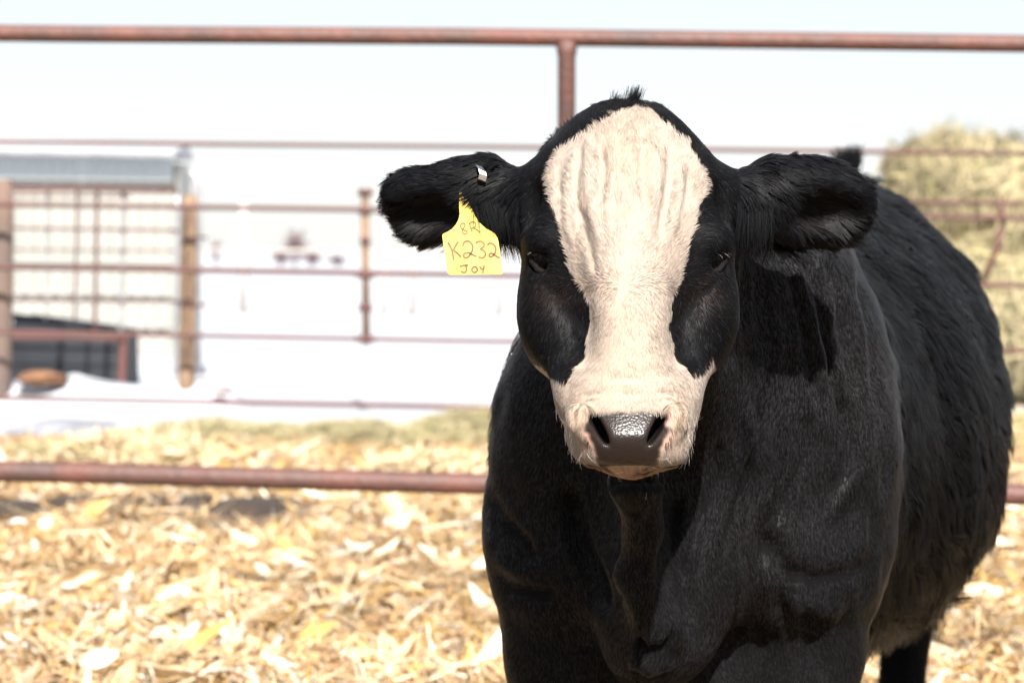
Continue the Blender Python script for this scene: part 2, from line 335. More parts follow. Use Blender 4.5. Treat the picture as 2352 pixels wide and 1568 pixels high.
def bale(c, r, hl, label, seed, hang):
    c = Vector(c); root = tag(empty('hay_bale', (c.x, c.y, c.z-r)), label, 'hay bale', 'round hay bales beyond the far fence')
    nu, nv = 64, 36; u = np.linspace(0, 2*np.pi, nu, endpoint=False); v = np.linspace(0, 1, nv)
    prof_r = np.where(v < .2, np.clip(v/.2, 0, 1)**.7, np.where(v > .8, np.clip((1-v)/.2, 0, 1)**.7, 1)); prof_x = np.clip((v-.12)/.76, 0, 1)*2-1
    U, Vv = np.meshgrid(u, np.arange(nv), indexing='ij')
    X = c.x + prof_x[Vv]*hl; rr = r*prof_r[Vv]; Y = c.y + rr*np.cos(U); Z = c.z + rr*np.sin(U)*.96
    P = np.stack([X, Y, Z], -1).reshape(-1, 3); nn = unit(P-np.array([c.x, c.y, c.z])); P = P + nn*(.16*noise(P, .35, seed)+.07*noise(P, .12, seed+1))[:, None]
    i, j = np.meshgrid(np.arange(nu), np.arange(nv-1), indexing='ij'); a_ = (i*nv+j).ravel(); b2 = (((i+1) % nu)*nv+j).ravel()
    under(mesh_obj('core', P, np.stack([a_, a_+1, b2+1, b2], 1), m_bale, None, True), root)
    n_ = 7000; k_ = rng.integers(0, len(P), n_); Q_ = P[k_] + rng.normal(0, .03, (n_, 3)); N_ = nn[k_]
    T_ = unit(rng.normal(0, 1, (n_, 3))*np.array([.7, .4, 1.0])); T_ = unit(T_ - N_*(T_*N_).sum(1)[:, None]*.8)
    o_ = strips('loose_hay', Q_ + N_*.02, T_, N_, rng.uniform(.10, .34, n_), rng.uniform(.006, .02, n_), hay_colours(n_, (.37, .31, .19)), m_hay, None, .5); under(o_, root)
    return root
bx = W(2346, 500, 18.2).x
bale((bx+.02, 18.4, .62), .66, .95, 'lower round hay bale, bottom of the stack behind the far fence at right', 71, 1)
bale((bx+.16, 18.5, 1.52), .50, 1.05, 'upper round hay bale, top of the stack at the right edge', 74, 1)
# ---------------------------------------------------------------- hay heaps and corn stalk litter
m_heap = mat('heap_core', (.30, .25, .12), .95, noise_scale=4, col2=(.14, .11, .06), bump=.8, bump_scale=20)
def heap(name, px_, D_, rx, ry, h, label, seed, col, n_, lw, cat='hay heap'):
    g = W(px_, 900, D_); g.z = 0
    root = tag(empty(name, g), label, cat, 'heaps of fodder along the far side of the yard')
    xs = np.linspace(-1, 1, 40); X, Y = np.meshgrid(xs, xs, indexing='ij'); r2 = X**2+Y**2; P = np.stack([X*rx+g.x, Y*ry+g.y, 0*X], -1).reshape(-1, 3)
    Z = h*np.clip(1-r2, 0, 1)**.8*(1+.5*noise(P, .3, seed).reshape(X.shape)) + .03*noise(P, .1, seed+1).reshape(X.shape)*(r2 < 1) - .05*(r2 >= .9)
    P[:, 2] = Z.ravel(); i, j = np.meshgrid(np.arange(39), np.arange(39), indexing='ij'); a_ = (i*40+j).ravel()
    under(mesh_obj('mound', P, np.stack([a_, a_+40, a_+41, a_+1], 1), m_heap, None, True), root)
    th = rng.uniform(0, 6.28, n_); rr = np.sqrt(rng.random(n_))*.98; q = np.stack([np.cos(th)*rr, np.sin(th)*rr], 1)
    ii = np.clip(((q+1)/2*39).round().astype(int), 0, 39); z = Z[ii[:, 0], ii[:, 1]]
    Q_ = np.stack([q[:, 0]*rx+g.x, q[:, 1]*ry+g.y, z+rng.uniform(0, .03, n_)], 1)
    T_ = unit(rng.normal(0, 1, (n_, 3))*np.array([1, .7, .22])); N_ = unit(rng.normal(0, .35, (n_, 3))+np.array([0, -.5, 1])); N_ = unit(N_-T_*(N_*T_).sum(1)[:, None])
    o_ = strips('loose_stems', Q_, T_, N_, rng.uniform(lw[0], lw[1], n_), rng.uniform(lw[2], lw[3], n_), hay_colours(n_, col), m_hay, None, .5); under(o_, root)
hayc = (.29, .25, .15)
heap('hay_heap', 600, 13.6, .95, .5, .10, 'greenish hay heap spread wide before the shade-tinted snow, in the middle of the row', 81, hayc, 6000, (.06, .2, .004, .009))
heap('hay_heap', 905, 13.4, .72, .5, .12, 'tall greenish hay heap nearest the cow on the left', 83, hayc, 6000, (.06, .2, .004, .009))
heap('hay_heap', 1075, 13.7, .42, .5, .14, 'rounded greenish hay heap half hidden behind the cow', 85, hayc, 5000, (.06, .2, .004, .009))
heap('hay_heap', 250, 12.7, .55, .45, .05, 'flat greenish hay heap at the left end of the row', 87, (.32, .28, .165), 4000, (.06, .2, .004, .009))
heap('stalk_heap', 330, 12.2, .42, .35, .11, 'pale heap of dry corn stalks in front of the left hay heaps', 89, (.47, .365, .24), 1500, (.12, .3, .012, .035), 'stalk heap')
heap('stalk_heap', 1010, 11.6, .36, .35, .08, 'low pale heap of corn husks just left of the cow, behind the bottom rail', 91, (.47, .365, .24), 1300, (.10, .25, .012, .035), 'stalk heap')
heap('hay_heap', 2340, 13.5, .5, .5, .16, 'small hay heap right of the cow at the edge of the picture', 93, (.42, .33, .19), 2500, (.06, .2, .004, .012))

m_mud = mat('wet_mud', (.045, .028, .018), .8, noise_scale=6, col2=(.020, .014, .010), bump=.6, bump_scale=20)
for cx, cyy, ax, ay in ((20, 1182, 85, .30), (190, 1168, 80, .22), (345, 1170, 45, .20), (590, 1180, 100, .34), (455, 1160, 45, .16)):
    D_ = 1.1*5554/(cyy-580); c_ = W(cx, cyy, D_); nn_ = 44; an = np.linspace(0, 2*np.pi, nn_, endpoint=False)
    rr = 1+.30*noise(np.stack([np.cos(an)+cx, np.sin(an), 0*an], 1), .5, 7)+.15*noise(np.stack([np.cos(an)+cx, np.sin(an), 0*an], 1), .2, 8)
    rings = [np.array([[c_.x, D_]])] + [np.stack([c_.x+np.cos(an)*rr*s_*ax/5554*D_, D_+np.sin(an)*rr*s_*ay], 1) for s_ in (.35, .7, 1)]
    P2 = np.concatenate(rings); Z2 = ground_h(P2[:, 0], P2[:, 1]) + .038; Z2[1+2*nn_:] -= .045
    F2 = [(0, 1+i, 1+(i+1) % nn_) for i in range(nn_)] + [(1+r_*nn_+i, 1+(r_+1)*nn_+i, 1+(r_+1)*nn_+(i+1) % nn_, 1+r_*nn_+(i+1) % nn_) for r_ in (0, 1) for i in range(nn_)]
    tag(mesh_obj('mud_patch', np.column_stack([P2, Z2]), F2, m_mud, None, True), kind='structure')
def litter(name, n_, y0, y1, lw, pal, wts, lift, dens=None):
    u = rng.random(n_); Y = y0*(y1/y0)**u; Y = y0 + (y1-y0)*u**1.0
    X = rng.uniform(-1, 1, n_)*(.26*Y+.5)
    G = ground_h(X, Y); P = np.stack([X, Y, G], 1)
    # bare wet patches
    bare = np.zeros(n_)
    for cx, cyy, ax, ay in ((30, 1180, 90, 22), (170, 1168, 75, 14), (330, 1160, 60, 14), (590, 1178, 110, 20), (460, 1160, 70, 10), (700, 1185, 40, 10)):
        D_ = 1.1*5554/(cyy-580); c_ = W(cx, cyy, D_); bare = np.maximum(bare, np.exp(-(((X-c_.x)/(ax/5554*D_))**2 + ((Y-D_+.25)/.75)**2)))
    k_ = rng.random(n_) > bare*1.6; P = P[k_]; n_ = len(P)
    P[:, 2] += rng.random(n_)**1.5*lift + .005
    th = rng.uniform(0, 2*np.pi, n_) ; T_ = unit(np.stack([np.cos(th), np.sin(th), rng.normal(0, .28, n_)], 1))
    N_ = unit(rng.normal(0, .38, (n_, 3))+np.array([0, 0, 1.])); N_ = unit(N_-T_*(N_*T_).sum(1)[:, None])
    L_ = rng.uniform(lw[0], lw[1], n_)*(.6+.8*rng.random(n_)**2); Wd = rng.uniform(lw[2], lw[3], n_)
    pal = np.array(pal); c_ = pal[rng.choice(len(pal), n_, p=np.array(wts)/sum(wts))]*(1+.3*(rng.random((n_, 1))-.5))
    c_ = c_*(.90+.30*noise(P, .6, 99)+.12*noise(P, .15, 98))[:, None]*np.array([.85, .835, .835])
    o_ = strips(name, P, T_, N_, L_, Wd, np.clip(c_, .01, .9), kind='stuff', curl=.8, seg=4, flut=.8)
    return o_
PAL = [(.66, .50, .30), (.56, .37, .17), (.54, .33, .07), (.78, .70, .54), (.22, .115, .05), (.42, .26, .14)]
litter('corn_stalk_litter', 62000, 2.4, 13.8, (.06, .30, .003, .014), PAL, (30, 22, 9, 12, 10, 17), .05)
litter('straw_stems', 68000, 2.4, 13.4, (.08, .32, .002, .006), PAL, (30, 24, 10, 14, 6, 16), .07)
litter('corn_husks', 3400, 2.4, 12.5, (.12, .28, .024, .056), [(.80, .72, .56), (.68, .51, .30), (.58, .38, .12), (.84, .79, .70)], (34, 26, 12, 20), .07)


# ================================================================ THE COW
F32 = np.float32
def axis_grid(segs):
    out = [segs[0][0]]
    for a, b, h in segs:
        n = max(1, int(round((b-a)/h))); out += list(np.linspace(a, b, n+1)[1:])
    return np.array(out, dtype=F32)
GX = axis_grid([(-.30, -.19, .012), (-.19, .05, .0034), (.05, .24, .0025), (.24, .46, .0034), (.46, .60, .007), (.60, 1.10, .012)])
GY = axis_grid([(2.70, 2.74, .008), (2.74, 2.79, .004), (2.79, 2.90, .0025), (2.90, 3.16, .0036), (3.16, 3.40, .0065), (3.40, 3.70, .010), (3.70, 5.45, .015)])
GZ = axis_grid([(-.02, .30, .012), (.30, .80, .0075), (.80, .835, .004), (.835, .935, .0024), (.935, 1.32, .0035), (1.32, 1.42, .008)])
D = np.full((len(GX), len(GY), len(GZ)), 0.5, dtype=F32)
def box_of(lo, hi, m):
    s = []
    for g, a, b in zip((GX, GY, GZ), lo, hi):
        i = max(0, np.searchsorted(g, a-m)-1); j = min(len(g), np.searchsorted(g, b+m)+1); s.append(slice(i, max(j, i+1)))
    s = tuple(s)
    return s, GX[s[0]][:, None, None], GY[s[1]][None, :, None], GZ[s[2]][None, None, :]
def smin(a, b, k):
    h = np.maximum(k-np.abs(a-b), 0)/k
    return np.minimum(a, b) - h*h*k*.25
def smax(a, b, k): return -smin(-a, -b, k)
def apply(s, d, k, sub=False):
    d = d.astype(F32)
    D[s] = smax(D[s], -d, k) if sub else smin(D[s], d, k)
def ell(c, r, k=.03, rot=None, sub=False):
    """ellipsoid, radii r, rot = 3x3 rows are its axes"""
    c = np.array(c, dtype=float); r = np.array(r, dtype=float); R = np.eye(3) if rot is None else np.array(rot, dtype=float)
    ext = np.sqrt(((R*r[:, None])**2).sum(0))
    s, X, Y, Z = box_of(c-ext, c+ext, k+.02)
    X, Y, Z = X-c[0], Y-c[1], Z-c[2]
    q = [(R[i, 0]*X + R[i, 1]*Y + R[i, 2]*Z) for i in range(3)]
    k0 = np.sqrt(sum((q[i]/r[i])**2 for i in range(3))); k1 = np.sqrt(sum((q[i]/r[i]**2)**2 for i in range(3)))+1e-6
    apply(s, k0*(k0-1)/k1, k, sub)
def cap(a, b, ra, rb, k=.03, sub=False):
    a = np.array(a, dtype=float); b = np.array(b, dtype=float); m = max(ra, rb)
    s, X, Y, Z = box_of(np.minimum(a, b)-m, np.maximum(a, b)+m, k+.02)
    ab = b-a; L = (ab**2).sum()
    t = np.clip(((X-a[0])*ab[0] + (Y-a[1])*ab[1] + (Z-a[2])*ab[2])/L, 0, 1)
    d = np.sqrt((X-a[0]-t*ab[0])**2 + (Y-a[1]-t*ab[1])**2 + (Z-a[2]-t*ab[2])**2) - (ra + (rb-ra)*t)
    apply(s, d, k, sub)
def smooth_prof(z, vals, n=400, w=.012):
    o = np.argsort(z); z = np.array(z)[o]; zz = np.linspace(z[0], z[-1], n); step = zz[1]-zz[0]
    g = np.exp(-.5*(np.arange(-40, 41)*step/w)**2); g /= g.sum(); out = []
    for v in vals:
        v = np.interp(zz, z, np.array(v)[o]); p = np.concatenate([np.full(40, v[0]), v, np.full(40, v[-1])])
        sm = np.convolve(p, g, 'valid'); e = np.minimum(np.arange(n), np.arange(n)[::-1])*step/w
        wgt = np.clip(e/2, 0, 1); out.append(v*(1-wgt)+sm*wgt)
    return zz, out
def loft_z(st, n, k, w=.012, cap_k=.02):
    """st rows: py, left px, right px, front Y, widest Y, back Y -> stack of horizontal superellipses"""
    z = []; cx = []; A = []; yf = []; yw = []; yb = []
    for py, l, r, f, m, b in st:
        p = W(l, py, m); q = W(r, py, m); z.append((p.z+q.z)/2); cx.append((p.x+q.x)/2); A.append((q.x-p.x)/2)
        yf.append(f); yw.append(m); yb.append(b)
    zz, (cx, A, yf, yw, yb) = smooth_prof(z, (cx, A, yf, yw, yb), w=w)
    s, X, Y, Z = box_of((float((cx-A).min()), float(yf.min()), float(zz[0])), (float((cx+A).max()), float(yb.max()), float(zz[-1])), k+.02)
    zr = Z.ravel(); I = lambda v: np.interp(zr, zz, v).astype(F32)[None, None, :]
    CX, AA, YF, YW, YB = map(I, (cx, A, yf, yw, yb))
    dy = Y-YW; Dy = np.where(dy < 0, YW-YF, YB-YW)
    dx = X-CX
    q = ((np.abs(dx)/AA)**n + (np.abs(dy)/Dy)**n)**(1/n) + 1e-5
    d = np.sqrt(dx**2+dy**2)*(1-1/q) - 0*Z
    d = np.where(q < .2, -np.minimum(AA, Dy)*.8, d)
    d = smax(d, np.maximum(Z-zz[-1], zz[0]-Z), cap_k)
    apply(s, d, k)

# --- trunk: barrel as superellipses along the body axis, which runs back and to the right
AX0 = np.array([.246, 3.45]); AXD = np.array([.292, .956]); AXN = np.array([AXD[1], -AXD[0]])
def barrel():
    S = [  # s, half width, top z, bottom z, lateral shift
        (-.10, .14, 1.10, .68, 0), (.05, .225, 1.15, .56, 0), (.30, .295, 1.19, .50, 0), (.55, .352, 1.20, .455, 0),
        (.80, .362, 1.205, .44, 0), (1.05, .352, 1.215, .45, 0), (1.25, .320, 1.235, .50, 0), (1.45, .265, 1.245, .60, 0),
        (1.60, .20, 1.22, .70, 0), (1.70, .10, 1.12, .80, 0)]
    S = np.array(S).T
    zz, prof = smooth_prof(S[0], list(S[1:4]), w=.06)
    s, X, Y, Z = box_of((-.15, 3.3, .4), (1.1, 5.2, 1.3), .03)
    a = (X-AX0[0])*AXD[0] + (Y-AX0[1])*AXD[1]; b = (X-AX0[0])*AXN[0] + (Y-AX0[1])*AXN[1]
    ar = a[:, :, 0]; hw, zt, zb = [np.interp(ar.ravel(), zz, v).reshape(ar.shape).astype(F32)[:, :, None] for v in prof]
    zc = zb + (zt-zb)*.44; dz = Z-zc; H = np.where(dz > 0, zt-zc, zc-zb); n = np.where(dz > 0, 2.0, 2.4)
    q = ((np.abs(b)/hw)**n + (np.abs(dz)/H)**n)**(1/n) + 1e-5
    d = np.sqrt(b**2+dz**2)*(1-1/q); d = np.where(q < .2, -.1, d)
    d = smax(d, np.maximum(a-zz[-1], zz[0]-a) + 0*Z, .05)
    apply(s, d, .03)
def AXP(s, lat, z): p = AX0 + AXD*s + AXN*lat; return (p[0], p[1], z)
barrel()
# --- chest, shoulders and neck seen from the front
loft_z([(440, 1480, 1850, 3.34, 3.48, 3.75), (490, 1400, 1915, 3.30, 3.49, 3.80), (560, 1330, 1955, 3.275, 3.50, 3.85),
        (650, 1260, 1988, 3.26, 3.51, 3.85), (740, 1213, 2012, 3.26, 3.52, 3.85), (830, 1168, 2032, 3.26, 3.52, 3.85),
        (920, 1146, 2042, 3.27, 3.52, 3.85), (1000, 1136, 2044, 3.28, 3.52, 3.85), (1100, 1136, 2040, 3.30, 3.52, 3.85),
        (1200, 1150, 2030, 3.31, 3.53, 3.80), (1300, 1170, 2020, 3.33, 3.53, 3.78), (1400, 1195, 2000, 3.37, 3.55, 3.75)],
       2.15, .05, w=.03, cap_k=.08)
# head-neck link and throat
cap(W(1475, 510, 3.14), W(1610, 640, 3.48), .098, .14, .06)
cap(W(1460, 740, 3.08), W(1560, 860, 3.45), .080, .15, .06)
# shoulder muscles
ell(W(1285, 1060, 3.49), (.085, .13, .17), .05)
ell(W(1900, 1090, 3.49), (.085, .13, .19), .05)
ell(W(1800, 1270, 3.44), (.10, .12, .10), .05)
ell(W(1300, 1290, 3.46), (.085, .11, .10), .05)
# brisket and dewlap
ell(W(1470, 1010, 3.26), (.018, .15, .13), .05); ell(W(1468, 1210, 3.33), (.013, .12, .17), .045)
ell(W(1520, 1310, 3.36), (.10, .085, .16), .06)
ell(W(1512, 1440, 3.34), (.065, .075, .075), .035)
cap(W(1460, 1000, 3.07), W(1452, 1110, 3.15), .024, .018, .035); cap(W(1452, 1110, 3.15), W(1478, 1220, 3.20), .018, .013, .025)
cap(W(1478, 1220, 3.20), W(1450, 1320, 3.23), .013, .019, .025); cap(W(1450, 1320, 3.23), W(1520, 1440, 3.26), .019, .030, .03)
ell(W(1600, 1510, 3.62), (.17, .20, .16), .06)
# forelegs
for px, sx in ((1285, -1), (1845, 1)):
    a = W(px, 1250, 3.50); el = W(px+sx*-14, 1500, 3.50); kn = Vector((el.x - sx*.01, 3.47, .36)); ft = Vector((kn.x, 3.50, .085))
    cap(a, el, .105, .086, .05); cap(el, kn, .082, .052, .04); ell(kn, (.052, .055, .062), .03)
    cap(kn, ft, .042, .036, .03); ell((ft.x, 3.49, .095), (.046, .05, .045), .02); cap((ft.x, 3.475, .035), (ft.x, 3.49, .075), .052, .042, .015)
# hind quarters and legs
ell(AXP(1.38, .13, .88), (.13, .20, .22), .08); ell(AXP(1.38, -.14, .88), (.13, .20, .22), .08)
for lat in (.11, -.15):
    hip = AXP(1.42, lat, .86); st = AXP(1.32, lat*1.05, .66); hk = AXP(1.62, lat, .44); ft = AXP(1.50, lat, .09)
    cap(hip, st, .16, .105, .07); cap(st, hk, .11, .068, .05); cap(hk, ft, .060, .042, .03)
    cap(AXP(1.66, lat, .49), hk, .022, .045, .03); ell(AXP(1.50, lat, .095), (.046, .05, .045), .02)
    cap(AXP(1.48, lat, .04), AXP(1.49, lat, .075), .052, .044, .015)
cap(AXP(1.58, 0, 1.235), AXP(1.74, 0, 1.10), .035, .026, .04); cap(AXP(1.74, 0, 1.10), AXP(1.77, 0, .62), .026, .016, .02)
ell(AXP(1.77, 0, .48), (.035, .035, .14), .02)

# --- head: skull and cheeks, then the bridge of the nose, then the muzzle
SK = [(243, 1408, 1472, 3.055, 3.08, 3.13), (252, 1372, 1512, 3.035, 3.08, 3.16), (270, 1335, 1548, 3.015, 3.08, 3.18), (300, 1292, 1583, 2.995, 3.08, 3.20),
      (340, 1252, 1622, 2.978, 3.08, 3.21), (380, 1225, 1648, 2.965, 3.07, 3.21), (430, 1206, 1668, 2.952, 3.06, 3.20),
      (500, 1198, 1680, 2.938, 3.04, 3.19), (560, 1198, 1684, 2.930, 3.03, 3.19), (620, 1199, 1684, 2.930, 3.02, 3.18),
      (680, 1203, 1679, 2.932, 3.01, 3.17), (740, 1212, 1670, 2.928, 3.00, 3.15), (800, 1230, 1654, 2.915, 2.99, 3.12),
      (860, 1262, 1626, 2.905, 2.97, 3.08), (910, 1284, 1600, 2.893, 2.95, 3.02), (960, 1298, 1594, 2.885, 2.93, 3.0), (1020, 1312, 1582, 2.885, 2.93, 2.98)]
loft_z(SK, 2.5, .03, w=.008, cap_k=.012)
BR = [(330, 1340, 1540, 2.975, 3.03, 3.08), (420, 1330, 1555, 2.945, 3.00, 3.06), (520, 1330, 1555, 2.918, 2.98, 3.05), (600, 1336, 1552, 2.898, 2.97, 3.05),
      (680, 1350, 1542, 2.878, 2.96, 3.04), (760, 1356, 1536, 2.862, 2.95, 3.02), (830, 1350, 1542, 2.848, 2.93, 3.0), (900, 1330, 1560, 2.835, 2.91, 2.98), (950, 1320, 1570, 2.825, 2.90, 2.96)]
loft_z(BR, 2.7, .028, w=.012, cap_k=.03)
MZ = [(850, 1302, 1584, 2.866, 2.93, 2.99), (890, 1302, 1588, 2.845, 2.93, 3.0), (935, 1306, 1584, 2.824, 2.90, 3.0), (965, 1309, 1583, 2.812, 2.89, 2.99),
      (990, 1311, 1581, 2.805, 2.885, 2.98), (1010, 1312, 1580, 2.8065, 2.885, 2.98), (1030, 1314, 1578, 2.811, 2.88, 2.97), (1048, 1319, 1573, 2.817, 2.88, 2.97), (1060, 1334, 1558, 2.823, 2.88, 2.96), (1068, 1356, 1536, 2.832, 2.88, 2.95)]
loft_z(MZ, 3.0, .024, w=.003, cap_k=.014)
# jaw under the muzzle and along the throat
ell(W(1446, 1050, 2.862), (.039, .036, .0175), .006)
cap(W(1446, 992, 2.905), W(1450, 890, 3.02), .030, .062, .03)
for sx in (-1, 1):
    M = lambda px: 1443 + sx*(px-1443)                # mirror about the face's middle line
    # cheek muscle, brow ridge, lower lid, tear trough
    ell(W(M(1610), 735, 3.03), (.043, .075, .066), .03)
    ell(W(M(1624), 552, 2.978), (.027, .030, .020), .022)
    ell(W(M(1612), 655, 2.972), (.016, .020, .013), .018)
    ell(W(M(1600), 690, 2.930), (.005, .014, .028), .020, rot=[(math.cos(.6), 0, sx*-math.sin(.6)), (0, 1, 0), (sx*math.sin(.6), 0, math.cos(.6))], sub=True)
    ell(W(M(1664), 470, 3.0), (.014, .02, .03), .02, sub=True)
    ell(W(M(1582), 890, 2.93), (.012, .04, .03), .02)
    # nostril wing, slit and hollow
    ell(W(M(1548), 968, 2.822), (.017, .014, .024), .012, rot=[(math.cos(.5), 0, sx*-math.sin(.5)), (0, 1, 0), (sx*math.sin(.5), 0, math.cos(.5))])
    R = [(math.cos(.50), 0, -sx*math.sin(.50)), (0, 1, 0), (sx*math.sin(.50), 0, math.cos(.50))]
    ell(W(M(1506), 988, 2.812), (.0050, .045, .0200), .005, rot=R, sub=True)
    ell(W(M(1522), 962, 2.808), (.0060, .016, .0065), .006, rot=R, sub=True)
    ell(W(M(1534), 1022, 2.800), (.007, .006, .016), .010, rot=R, sub=True)
# mouth line
cap(W(1362, 1067, 2.822), W(1400, 1070, 2.818), .0026, .0030, .004, sub=True); cap(W(1400, 1070, 2.818), W(1446, 1063, 2.816), .0030, .0034, .004, sub=True)
cap(W(1446, 1063, 2.816), W(1490, 1070, 2.818), .0034, .0030, .004, sub=True); cap(W(1490, 1070, 2.818), W(1530, 1067, 2.822), .0030, .0026, .004, sub=True)
# eye sockets
EYES = {-1: W(1247, 597, 2.990), 1: W(1638, 597, 2.990)}
for sx, e in EYES.items():
    R = [(math.cos(.35), 0, sx*math.sin(.35)), (0, 1, 0), (-sx*math.sin(.35), 0, math.cos(.35))]
    ell((e.x + sx*.002, e.y-.012, e.z), (.0125, .030, .0155), .008, rot=R, sub=True)
# --- ears: a fleshy leaf held out sideways, hollowed from the front
def ear(sx, cx, cyy, tilt, depth, rx, rz):
    c = W(cx, cyy, depth)
    t = sx*tilt; R = [(math.cos(t), .25*sx, math.sin(t)), (-.25*sx*math.cos(t), 1, -.25*sx*math.sin(t)*0), (-math.sin(t), 0, math.cos(t))]
    R = np.array(R); R[0] /= np.linalg.norm(R[0]); R[2] -= R[0]*R[0].dot(R[2]); R[2] /= np.linalg.norm(R[2]); R[1] = np.cross(R[2], R[0])
    root = W(1443+sx*215, 455, 3.07)
    cap(root, c - Vector(R[0])*rx*sx*.45, .036, .033, .035)
    ell(c, (rx, .032, rz), .03, rot=R)
    return c, R
cL, RL = ear(-1, 1042, 462, -.12, 3.09, .078, .046)
cR, RR = ear(1, 1848, 464, -.03, 3.09, .078, .052)
def off(c, R, a, b, d): return np.array(c) + R[0]*a + R[1]*b + R[2]*d
cap(off(cL, RL, -.056, -.004, .016), off(cL, RL, .05, -.008, .024), .022, .024, .02)
ell(off(cL, RL, -.045, .008, -.004), (.034, .022, .043), .02, rot=RL); ell(off(cR, RR, .045, .008, -.002), (.034, .022, .046), .02, rot=RR)
cap(off(cR, RR, .062, -.004, .012), off(cR, RR, -.05, -.008, .024), .018, .023, .02)
ell(off(cL, RL, -.026, -.030, -.014), (.052, .025, .023), .012, rot=RL, sub=True)
ell(off(cR, RR, .014, -.030, -.012), (.054, .025, .027), .012, rot=RR, sub=True)

# --- polygonise (surface nets on the uneven grid)
def surface_nets(D):
    ins = D < 0
    c = ins[:-1, :-1, :-1].astype(np.uint8)
    for dx in (0, 1):
        for dy in (0, 1):
            for dz in (0, 1):
                if dx+dy+dz: c = c + ins[dx:D.shape[0]-1+dx, dy:D.shape[1]-1+dy, dz:D.shape[2]-1+dz]
    act = (c > 0) & (c < 8); I, J, K = np.nonzero(act); n = len(I)
    idx = np.full(act.shape, -1, dtype=np.int32); idx[I, J, K] = np.arange(n)
    acc = np.zeros((n, 3)); cnt = np.zeros(n); G = (GX, GY, GZ)
    for ax in range(3):
        o1, o2 = [a for a in range(3) if a != ax]
        for u in (0, 1):
            for v in (0, 1):
                a = [I, J, K]; a[o1] = a[o1]+u; a[o2] = a[o2]+v; b = list(a); b[ax] = b[ax]+1
                da = D[tuple(a)].astype(float); db = D[tuple(b)].astype(float); m = (da < 0) != (db < 0)
                t = np.where(m, da/np.where(m, da-db, 1), 0); P = np.stack([G[q][a[q]] for q in range(3)], 1).astype(float)
                P[:, ax] += t*(G[ax][b[ax]]-G[ax][a[ax]])
                acc += P*m[:, None]; cnt += m
    V = acc/cnt[:, None]; Q = []
    for ax in range(3):
        o1, o2 = [(1, 2), (2, 0), (0, 1)][ax]
        sl = [slice(1, -1)]*3; sl[ax] = slice(0, -1); s2 = [slice(1, -1)]*3; s2[ax] = slice(1, None)
        A = ins[tuple(sl)]; B = ins[tuple(s2)]; ch = np.nonzero(A != B); fl = A[ch]
        p = [ch[0]+(0 if ax == 0 else 1), ch[1]+(0 if ax == 1 else 1), ch[2]+(0 if ax == 2 else 1)]
        def g(a, b):
            q = list(p); q[o1] = q[o1]-a; q[o2] = q[o2]-b; return idx[tuple(q)]
        q = np.stack([g(1, 1), g(0, 1), g(0, 0), g(1, 0)], 1)
        Q.append(np.where(fl[:, None], q, q[:, ::-1]))
    return V, np.concatenate(Q)
V, Q = surface_nets(D); del D
# keep the one big connected piece, so the body is continuous
lab = np.arange(len(V))
E = np.concatenate([Q[:, [0, 1]], Q[:, [1, 2]], Q[:, [2, 3]], Q[:, [3, 0]]])
for _ in range(400):
    m = np.minimum(lab[E[:, 0]], lab[E[:, 1]]); old = lab.copy()
    np.minimum.at(lab, E[:, 0], m); np.minimum.at(lab, E[:, 1], m); lab = lab[lab]; lab = lab[lab]
    if (old == lab).all(): break
big = np.bincount(lab).argmax(); keep = lab == big
Q = Q[keep[Q[:, 0]]]; remap = np.cumsum(keep)-1; V = V[keep]; Q = remap[Q]
E = np.unique(np.sort(np.concatenate([Q[:, [0, 1]], Q[:, [1, 2]], Q[:, [2, 3]], Q[:, [3, 0]]]), 1), axis=0)
def relax(V, n, w):
    for _ in range(n):
        S = np.zeros_like(V); C = np.zeros(len(V))
        for a, b in ((0, 1), (1, 0)):
            for ax in range(3): S[:, ax] += np.bincount(E[:, a], V[E[:, b], ax], len(V))
            C += np.bincount(E[:, a], minlength=len(V))
        V = V + w*(S/C[:, None]-V)
    return V
V = relax(V, 3, .5)
def vnormals(V):
    n = np.cross(V[Q[:, 2]]-V[Q[:, 0]], V[Q[:, 3]]-V[Q[:, 1]]); N = np.zeros_like(V)
    for c in range(4):
        for ax in range(3): N[:, ax] += np.bincount(Q[:, c], n[:, ax], len(V))
    return N/np.maximum(np.linalg.norm(N, axis=1), 1e-12)[:, None]
N = vnormals(V)
PP = project(V); HEAD = (V[:, 1] < 3.12) & (PP[:, 1] < 1100) & (PP[:, 0] > 1185) & (PP[:, 0] < 1700)
FRONT = np.clip(-N[:, 1]*1.6, 0, 1)
sstep = lambda x, a, b: np.clip((x-a)/(b-a), 0, 1)**2*(3-2*np.clip((x-a)/(b-a), 0, 1))
